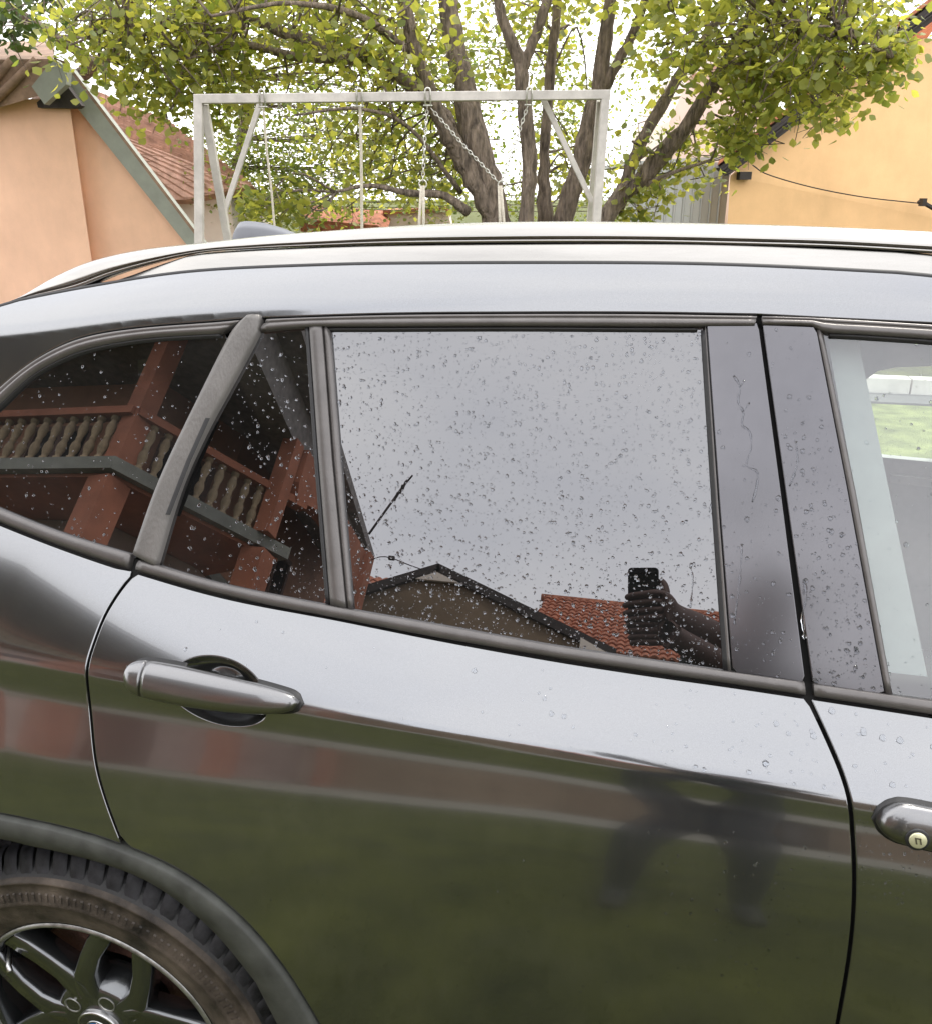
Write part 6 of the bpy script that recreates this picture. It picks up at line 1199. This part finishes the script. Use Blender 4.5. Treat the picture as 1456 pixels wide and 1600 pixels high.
# eaves and roof
ev = [Vector((-4.15, -5.3, 7.02)), Vector((-5.03, -12.9, 7.02)), Vector((-13.4, -15.4, 7.02)), Vector((-13.4, -5.5, 7.02))]
MB().prism([(-4.95, -5.6, 6.425), (-4.55, -5.6, 6.425), (-5.10, -12.6, 6.425), (-5.40, -12.6, 6.425)], (0, 0, .59)).obj('eaves_beam', M['soffit'], bh_)
MB().prism(ev, (0, 0, .16)).obj('eaves', M['soffit'], bh_, label='deep black boarded eaves')
top = [zz(v, 7.181) for v in ev]; r0, r1 = Vector((-7.4, -8.4, 9.2)), Vector((-10.6, -10.0, 9.2))
MB().add([*top, r0, r1], [(0, 1, 4), (1, 2, 5, 4), (2, 3, 5), (3, 0, 4, 5)]).obj('roof', M['red_tile'], bh_)
def window(p, t, w, h, parent, z):
    t = t.normalized(); nn = Vector((t.y, -t.x, 0)); nn = nn if nn.y*1+nn.x*.4 > 0 else -nn
    a = p-t*w/2+Vector((0, 0, z)); fr = MB()
    for (u0, u1, z0, z1) in ((0, w, 0, .08), (0, w, h-.08, h), (0, .08, .08, h-.08), (w-.08, w, .08, h-.08), (w/2-.04, w/2+.04, .08, h-.08)):
        fr.prism([a+t*u0+Vector((0, 0, z0)), a+t*u1+Vector((0, 0, z0)), a+t*u1+Vector((0, 0, z1)), a+t*u0+Vector((0, 0, z1))], nn*.06)
    f_ = fr.obj('window_frame', M['frame'], parent)
    MB().prism([a+t*.07+Vector((0, 0, .07)), a+t*(w-.07)+Vector((0, 0, .07)), a+t*(w-.07)+Vector((0, 0, h-.07)), a+t*.07+Vector((0, 0, h-.07))], nn*.03).obj('pane', M['pane'], f_)
w01 = (ws[1]-ws[0]); w12 = (ws[2]-ws[1]); w23 = ws[3]-ws[2]
for q in (.35, .78): window(ws[0]+w01*q, w01, 1.1, 1.1, bh_, 5.15)
window(ws[1]+w12*.5, w12, .9, 1.2, bh_, 5.05); window(ws[2]+w23*.45, w23, 1.2, 1.1, bh_, 5.1)
for q in (.4, .82): window(ws[0]+w01*q, w01, 1.2, 1.4, bh_, 1.6)
window(ws[2]+w23*.5, w23, 1.2, 1.4, bh_, 1.6)
dp = ws[1]+w12*.5; t = w12.normalized(); nn = Vector((-t.y, t.x, 0)); nn = nn if nn.x > 0 else -nn
MB().prism([dp-t*.45, dp+t*.45, dp+t*.45+Vector((0, 0, 2.1)), dp-t*.45+Vector((0, 0, 2.1))], nn*.05).obj('front_door', M['frame'], bh_)
# television mast on the eave
ma = thing('television_mast', (-4.24, -10.2, 6.42), 'thin television mast leaning on the eave corner, mirrored against the sky', 'antenna')
A0, A1 = Vector((W['ant'][0][0], W['ant'][0][1], 6.3)), Vector(W['ant'][1]); MB().tube([A0, A1], .02, 6).obj('pole', M['dark_wood'], ma, True)
dv = (A1-A0).normalized()
for q, l in ((.0, .10), (.09, .06), (.16, .05), (.23, .08), (.28, .06)):
    p = A1-dv*q*1.3; MB().tube([p-Vector((l*.6, .12, 0)), p+Vector((l, .12, .02))], .016, 5).obj('crossbar', M['dark_wood'], ma, True)
c2 = MB().tube(spline(W['cable2'], 5), .009, 5).obj('service_cable', M['dark_wood'], None, True); tag(c2, 'service cable looping from the eave corner to the gable house, mirrored in the window', 'cable')
MB_ = MB().box(W['cable2'][2], (.10, .06, .06)); o = MB_.obj('cable_clamp', M['dark_wood'], c2)
# gable house
gh = thing('gable_house', (-3, -15, 0), 'tan gable house with black verge boards, mirrored low in the rear door window', 'house')
pk_, gl, gr = Vector(W['g_peak']), Vector(W['g_l']), Vector(W['g_r'])
MB().prism([(gl.x+.1, -13.1, 0), (gr.x-.35, -13.1, 0), (gr.x-.35, -13.1, gr.z+.02), (pk_.x, -13.1, pk_.z-.16), (gl.x+.1, -13.1, gl.z-.1)], (0, -6, 0)).obj('wall', M['tan_wall'], gh)
for a, c in ((gl, pk_), (pk_, gr)):
    u = (c-a).normalized(); nrm = Vector((-u.z, 0, u.x)); nrm = nrm if nrm.z > 0 else -nrm
    e = c+u*(.15 if c is gr else 0); s = a-u*(.25 if a is gl else 0)
    MB().prism([s, e, e-nrm*.17, s-nrm*.17], (0, -6.4, 0)).obj('roof_slope', M['dark_wood'], gh)
MB().prism([(pk_.x-.45, -13.0, pk_.z-.36), (pk_.x+.55, -13.0, pk_.z-.36), (pk_.x+.02, -13.0, pk_.z-.17)], (0, -.08, 0)).obj('gable_panel', M['pale_wall'], gh, label='pale triangle under the gable peak')
MB().prism([(gr.x-.5, -12.98, gr.z-.15), (gr.x+.1, -12.98, gr.z-.2), (gr.x-.5, -12.98, gr.z+.08)], (0, -.08, 0)).obj('eave_panel', M['pale_wall'], gh)
def tiled2(*a, **k): return tiled(*a, **k)
rh2 = thing('red_roof_house', (.4, -17, 0), 'house with a red tile roof, mirrored behind the phone', 'house')
MB().box((.35, -17.6, 3.0), (4.6, 5.6, 6.0)).obj('wall', M['tan_wall'], rh2)
tr_, te_ = W['t_ridge'], W['t_eave']
tiled('roof_tiles', (-2.2, -14.45, 6.28), (5.0, 0, 0), (0, -3.05, 2.36), 30, 14, M['red_tile'], rh2, .045, .04, seed=4)
MB().prism([(-2.2, -14.5, 6.22), (2.8, -14.5, 6.22), (2.8, -17.5, 8.56), (-2.2, -17.5, 8.56)], (0, 0, -.10)).obj('roof', M['red_tile'], rh2)
MB().prism([(-2.2, -17.52, 8.60), (2.8, -17.52, 8.60), (2.8, -20.6, 6.2), (-2.2, -20.6, 6.2)], (0, 0, -.10)).obj('roof', M['red_tile'], rh2)
MB().tube([(-2.3, -17.5, 8.62), (2.9, -17.5, 8.62)], .10, 8).obj('ridge_tile', M['red_tile'], rh2, True)
fh2 = thing('far_red_roof_house', (-9.5, -19, 0), 'far house with red tile roof glimpsed through the balcony arch', 'house')
MB().box((-9.5, -19.2, 3.4), (5, 4.6, 6.8)).obj('wall', M['pale_wall'], fh2)
tiled('roof_tiles', (-12.6, -16.3, 7.1), (6.2, 0, 0), (0, -2.8, 2.25), 26, 9, M['red_tile'], fh2, .06, .05, seed=6)
MB().prism([(-12.6, -16.4, 7.04), (-6.4, -16.4, 7.04), (-6.4, -19.1, 9.25), (-12.6, -19.1, 9.25)], (0, 0, -.1)).obj('roof', M['red_tile'], fh2)
nh_ = thing('neighbour_house', (7.5, -18, 0), 'tan house with a red gable roof, mirrored low in the front door window', 'house')
MB().prism([(3.9, -15.5, 0), (11.5, -15.5, 0), (11.5, -15.5, 5.4), (7.7, -15.5, 7.3), (3.9, -15.5, 5.4)], (0, -6, 0)).obj('wall', M['tan_wall'], nh_)
for sx in (-1, 1): MB().prism([(7.7, -15.2, 7.36), (7.7+sx*4.2, -15.2, 5.26), (7.7+sx*4.2, -15.2, 5.38), (7.7, -15.2, 7.50)], (0, -6.6, 0)).obj('roof_slope', M['red_tile'], nh_)
for x_ in (5.6, 9.0): window(Vector((x_, -15.5, 0)), Vector((1, 0, 0)), 1.2, 1.4, nh_, 1.2)
gw = thing('sky_block_wall', (9, -12.6, 0), 'added low tan wall with coping beside the courtyard, blocking sky in the front door reflection', 'wall')
MB().box((9.4, -12.6, .95), (11.6, .22, 1.9)).obj('wall', M['tan_wall'], gw)  # unseen wall, added so the front door does not mirror bright sky
for i in range(12): MB().box((4.1+i*.97, -12.6, 1.94), (.955, .30, .07)).obj('coping_stone', M['slab'], gw)
# ================================================================ the photographer
M['skin'] = pm('skin', (.065, .029, .021), .6, 0, .08, 30); M['shirt'] = pm('dark_green_shirt', (.018, .028, .026), .9, 0, .2, 40, .3, 200); M['jeans'] = pm('dark_trousers', (.025, .027, .032), .9, 0, .2, 40); M['hair'] = pm('dark_hair', (.012, .010, .009), .6); M['shoe'] = pm('dark_shoe', (.02, .02, .02), .6)  # skin: the backlit shade is put into its dark colour
CAMP = Vector((0, -.80, 1.60)); vd = Vector((-math.sin(R(13))*math.cos(R(20.85)), math.cos(R(13))*math.cos(R(20.85)), -math.sin(R(20.85)))); vr = Vector((math.cos(R(13)), math.sin(R(13)), 0)); vu = vr.cross(vd)
po = CAMP-vd*.014
def ph(x, y, d=0): return po+vr*x+vu*y-vd*d
phone = bpy.data.objects.new('phone', None)
def rrect(w0, w1, h0, h1, r, d0, d1):
    pts = []
    for cx, cy, a0 in ((w1-r, h1-r, 0), (w0+r, h1-r, 90), (w0+r, h0+r, 180), (w1-r, h0+r, 270)):
        for q in range(5): a = R(a0+q*22.5); pts.append((cx+r*math.cos(a), cy+r*math.sin(a)))
    return MB().prism([ph(x, y, d0) for x, y in pts], -vd*(d1-d0))
tph = thing('smartphone', tuple(po), 'black smartphone held upright, mirrored in the rear door window', 'phone')
rrect(-.034, .041, -.128, .030, .009, .0, .0085).obj('body', pm('phone_black', (.006, .006, .007), .2), tph)
rrect(-.006, .034, -.012, .024, .006, -.0015, .0).obj('lens_plate', pm('phone_lens', (.004, .004, .005), .1, coat=1), tph)
# body: joints with radii, grown with Skin + Subdivision, one continuous surface
class SK:
    def __init__(s): s.v = []; s.e = []; s.r = []
    def n(s, p, r, par=None):
        s.v.append(tuple(p)); s.r.append(r if hasattr(r, '__len__') else (r, r)); i = len(s.v)-1
        if par is not None: s.e.append((par, i))
        return i
    def chain(s, par, lst):
        for p, r in lst: par = s.n(p, r, par)
        return par
sk = SK(); px_, py_ = .31, -1.30
pel = sk.n((px_-.06, py_-.02, .98), (.155, .115))
ch = sk.chain(pel, [((px_-.04, py_, 1.12), (.145, .11)), ((px_, py_+.01, 1.30), (.165, .12)), ((px_, py_, 1.49), (.165, .11))])
nk = sk.chain(ch, [((px_+.03, py_, 1.60), .062), ((px_+.06, py_+.02, 1.67), .056)])
hd = sk.chain(nk, [((px_+.06, py_+.035, 1.74), (.072, .085)), ((px_+.06, py_+.03, 1.82), (.080, .095)), ((px_+.06, py_+.02, 1.88), (.062, .075))])
for sx in (-1, 1):
    sk.chain(pel, [((px_-.07+sx*.10, py_-.01, .90), .098), ((px_-.09+sx*.13, py_+.01, .70), .084), ((px_-.10+sx*.15, py_+.03, .50), .064), ((px_-.10+sx*.16, py_, .32), .060), ((px_-.10+sx*.17, py_-.02, .10), .044), ((px_-.10+sx*.175, py_+.03, .05), .046), ((px_-.10+sx*.19, py_+.15, .035), .037)])
lsh = sk.chain(ch, [((px_-.12, py_+.01, 1.555), .075), ((px_-.14, py_+.10, 1.57), .060), ((.235, -1.085, 1.560), .046), ((.225, -1.030, 1.550), .043), ((.150, -.945, 1.548), .042), ((.096, -.886, 1.545), .034), ((.070, -.850, 1.542), (.030, .034)), ((.056, -.826, 1.540), (.024, .034))])
rsh = sk.chain(ch, [((px_+.17, py_+.01, 1.52), .072), ((px_+.20, py_+.12, 1.46), .058), ((px_+.16, py_+.20, 1.40), .046), ((.34, -1.00, 1.425), .042), ((.20, -.945, 1.460), .040), ((.110, -.872, 1.478), .032), ((.076, -.840, 1.482), (.026, .032)), ((.056, -.822, 1.482), (.022, .030))])
def fingers(par, wrist, roots):
    for lst in roots: sk.chain(par, lst)
# upper hand: four fingers closing round the phone's far edge, thumb along its near edge; lower hand supports below
fl = []
for k_, (y0, ln) in enumerate(((-.040, .86), (-.060, 1.0), (-.080, .98), (-.098, .84))):
    fl.append([(ph(.054, y0+.006, -.012), .0108), (ph(.032, y0+.006, -.018), .0102), (ph(.008, y0+.003, -.016), .0095), (ph(-.022*ln, y0, -.013), .0088), (ph(-.040*ln, y0-.003, -.004), .0082), (ph(-.043*ln, y0-.005, .006), .0075)])
fingers(lsh, None, fl); sk.chain(lsh, [(ph(.058, -.035, .004), .0125), (ph(.052, -.012, .014), .0112), (ph(.040, .004, .018), .0098)])
f2 = []
for k_, (h0, ln) in enumerate(((-.108, 1.0), (-.124, .95), (-.139, .85), (-.152, .72))):
    f2.append([(ph(.050, h0+.002, -.006), .0105), (ph(.024, h0, -.012), .0098), (ph(-.004*ln, h0, -.012), .009), (ph(-.030*ln, h0-.002, -.006), .0084), (ph(-.036*ln, h0-.004, .004), .0076)])
fingers(rsh, None, f2); sk.chain(rsh, [(ph(.060, -.100, .010), .0115), (ph(.050, -.086, .016), .0105), (ph(.036, -.078, .018), .009)])
me = bpy.data.meshes.new('body'); me.from_pydata(sk.v, sk.e, []); bo = bpy.data.objects.new('tmp_body', me); COL.objects.link(bo)
m = bo.modifiers.new('s', 'SKIN'); m.use_smooth_shade = True
for i, v in enumerate(me.skin_vertices[0].data): v.radius = sk.r[i]; v.use_root = (i == 0)
m2 = bo.modifiers.new('ss', 'SUBSURF'); m2.levels = m2.render_levels = 2
dg = bpy.context.evaluated_depsgraph_get(); bm_ = bpy.data.meshes.new_from_object(bo.evaluated_get(dg)); bpy.data.objects.remove(bo)
person = thing('person', (px_, py_, 0), 'person in dark clothes holding up a phone with both hands, mirrored in the car', 'person')
for mt in ('skin', 'shirt', 'jeans', 'shoe', 'hair'): bm_.materials.append(M[mt])
for p in bm_.polygons:
    c = p.center; z = c.z
    ax = abs(c.x-px_)
    if z < .085: i = 3
    elif z < 1.0: i = 2
    elif c.y > -1.16 and (c.x < .36 or z > 1.0): i = 0 if (c.y > -1.12 or c.x < .20) else 1
    elif z > 1.60: i = 4 if (z > 1.845 or (c.y < py_-.0 and z > 1.70)) else 0
    else: i = 1
    p.material_index = i; p.use_smooth = True
po_ = bpy.data.objects.new('body', bm_); link(po_, person)
b = MB()
for sx in (-1, 1):
    V = []
    for i in range(5):
        for j in range(8): a = 2*math.pi*j/8; rr2 = math.sin(math.pi*(i+.5)/5); V.append((px_+.06+sx*.087+sx*.010*math.cos(math.pi*(i+.5)/5), py_+.02+.020*rr2*math.cos(a), 1.79+.032*rr2*math.sin(a)))
    b.add(V, [(i*8+j, i*8+(j+1) % 8, (i+1)*8+(j+1) % 8, (i+1)*8+j) for i in range(4) for j in range(8)])
    o = b.obj('ear', M['skin'], person, True); b = MB()
    e = MB().lathe([(.0001, -.012), (.009, -.008), (.0125, 0), (.009, .008), (.0001, .012)], (px_+.06+sx*.032, py_+.118, 1.80), 'Y', 12); e.obj('eye', pm('eye', (.05, .035, .03), .2), person, True)
nv = [(px_+.06, py_+.122, 1.815), (px_+.06, py_+.150, 1.765), (px_+.042, py_+.122, 1.762), (px_+.078, py_+.122, 1.762)]; MB().add(nv, [(0, 2, 1), (0, 1, 3), (1, 2, 3), (0, 3, 2)]).obj('nose', M['skin'], person, True)
MB().box((px_+.06, py_+.118, 1.735), (.048, .014, .010)).obj('mouth', pm('lips', (.30, .12, .10), .5), person)
# ================================================================ rain on glass and paint
def drops(name, poly, n, rmin, rmax, off, mat, parent, seed, dens=None, f=None, flat=.42, label=None):
    g = np.random.default_rng(seed); P = np.array(poly); x0, z0 = P.min(0); x1, z1 = P.max(0)
    x = g.uniform(x0, x1, n*4); z = g.uniform(z0, z1, n*4); k = inside(x, z, P); x, z = x[k], z[k]
    if dens is not None: k = g.random(len(x)) < dens(x, z, g); x, z = x[k], z[k]
    x, z = x[:n], z[:n]; n = len(x); ff = f or S0; N = NRM(x, z, ff); y = ff(x, z); r = rmin+(rmax-rmin)*g.random(n)**4.2
    m = 9; rings = [(1.0, 0), (.93, .45), (.62, .85), (0.18, 1.0)]; V = np.zeros((n, m*len(rings), 3))
    tz = np.stack([0*x, N[:, 2], -N[:, 1]], 1); tz /= np.linalg.norm(tz, axis=1, keepdims=True); tx = np.cross(tz, N)
    el = g.uniform(.9, 1.45, n); sh = g.normal(0, .16, (n, m))
    for q, (rr, hh) in enumerate(rings):
        for j in range(m):
            a = 2*math.pi*j/m; rad = r*rr*(1+sh[:, j]*(1 if q < 2 else .4))
            sag = (1-.30*math.sin(a))                                     # heavier below
            V[:, q*m+j] = np.stack([x, y, z], 1)+N*(off+flat*r*hh)[:, None]+tx*(rad*math.cos(a)*(1+.12*sag))[:, None]+tz*(rad*el*math.sin(a)-r*.15*rr*0)[:, None]
    base = []
    for q in range(len(rings)-1):
        for j in range(m): base.append((q*m+j, q*m+(j+1) % m, (q+1)*m+(j+1) % m, (q+1)*m+j))
    F = []; K_ = m*len(rings); top = tuple(range(K_-m, K_))
    for i in range(n): F += [tuple(v+i*K_ for v in q) for q in base]; F.append(tuple(v+i*K_ for v in top))
    return mk(name, V.reshape(-1, 3), F, mat, parent, True, None, 'stuff', label)
m_, n_, l_, b_ = nodes('water_drop'); b_.inputs['Base Color'].default_value = (.9, .92, .95, 1); b_.inputs['Roughness'].default_value = .02; b_.inputs['IOR'].default_value = 1.33; b_.inputs['Transmission Weight'].default_value = 1.0
M['drop'] = m_
def clump(seed, lo=.25, hi=1.0, s=9):
    ph_ = np.random.default_rng(seed).uniform(0, 6.28, (6, 3)); fr_ = np.random.default_rng(seed+1).normal(0, s, (6, 2))
    def d(x, z, g):
        v = sum(np.sin(fr_[i, 0]*x*4+fr_[i, 1]*z*4+ph_[i, 0]) for i in range(6))/3
        return np.clip(lo+(hi-lo)*(.5+.5*v), .03, 1)
    return d
gl_in = -.0045
drops('raindrops', m_loop, 5600, .0005, .0022, gl_in, M['drop'], rear_door, 3, clump(4, .8))
drops('raindrops', s_loop, 560, .0005, .0024, gl_in, M['drop'], rear_door, 5, lambda x, z, g: np.clip((x+.66)/.2, .15, 1)*np.clip((1.47-z)/.15, .3, 1))
drops('raindrops', q_loop, 260, .0006, .0022, gl_in, M['drop'], car, 7, clump(8, .1))
drops('raindrops', fg_loop, 700, .0006, .0026, gl_in, M['drop'], front_door, 9, lambda x, z, g: np.clip((.55-x)/.3, .25, 1)*np.clip((1.5-z)/.3, .2, 1))
drops('raindrops', p1, 130, .0006, .0028, .003, M['drop'], rear_door, 11, lambda x, z, g: np.clip((1.36-z)/.25, .06, 1))
drops('raindrops', p2, 480, .0006, .0027, .003, M['drop'], front_door, 13, lambda x, z, g: np.clip((1.44-z)/.34, .12, 1))
sh_poly = np.vstack([belt_between(-.66, .19)-[0, .006], np.stack([np.linspace(.24, -.69, 20), ZC(np.linspace(.24, -.69, 20))+.004], 1)])
drops('raindrops', sh_poly, 130, .001, .0032, 0, M['drop'], rear_door, 15, lambda x, z, g: np.clip((x+.2)/.4, .12, 1), flat=.25)
sh_poly2 = np.vstack([np.stack([np.linspace(.22, .6, 20), ZB(np.linspace(.22, .6, 20))-.006], 1), np.stack([np.linspace(.6, .255, 20), ZC(np.linspace(.6, .255, 20))-.02], 1)])
drops('raindrops', sh_poly2, 120, .001, .0036, 0, M['drop'], front_door, 17, None, flat=.25)
lowp = np.array([(.02, .93), (.23, .92), (.24, .80), (.15, .72), (.05, .80)]); drops('raindrops', lowp, 90, .0007, .0020, 0, M['drop'], rear_door, 19, None, flat=.3)
drops('raindrops', np.array([(.255, .97), (.33, .94), (.33, .86), (.262, .85)]), 90, .0006, .0018, 0, M['drop'], front_door, 23, None, flat=.3)
lowd = np.array([(-.60, .90), (.20, .88), (.22, .62), (-.30, .60), (-.45, .74)]); drops('raindrops', lowd, 150, .0005, .0014, 0, M['drop'], rear_door, 29, clump(31, .1), flat=.3)
hpoly = np.vstack([resample(T['h_top'], 20), resample(T['h_bot'], 20)[::-1]])
def rivulet(name, pts, w, parent, off=.003):
    P = resample(spline(np.array(pts), 5), d=.004); g = np.random.default_rng(len(pts)); N = NRM(P[:, 0], P[:, 1]); y = S0(P[:, 0], P[:, 1])
    P3 = np.stack([P[:, 0], y, P[:, 1]], 1)+N*off; b = MB(); b.tube(P3, list(w*(1+g.normal(0, .35, len(P3))).clip(.35, 1.8)), 6); V = np.array(b.V)
    for i in range(len(P3)):                                             # flatten onto the surface
        q = V[i*6:(i+1)*6]; d = (q-P3[i])@N[i]; V[i*6:(i+1)*6] = q-np.outer(d*.6, N[i])
    return mk(name, V, b.F, M['drop'], parent, True)
for nm, w, p, o in (('riv1', .0012, rear_door, .003), ('riv1b', .0010, rear_door, .003), ('riv1c', .0010, rear_door, .003), ('riv2', .0011, front_door, .003), ('riv3', .0011, rear_door, .003), ('riv4', .0009, rear_door, gl_in), ('riv5', .0012, rear_door, gl_in), ('riv6', .0014, front_door, .003)):
    rivulet('water_trail', T[nm], w, p, o)
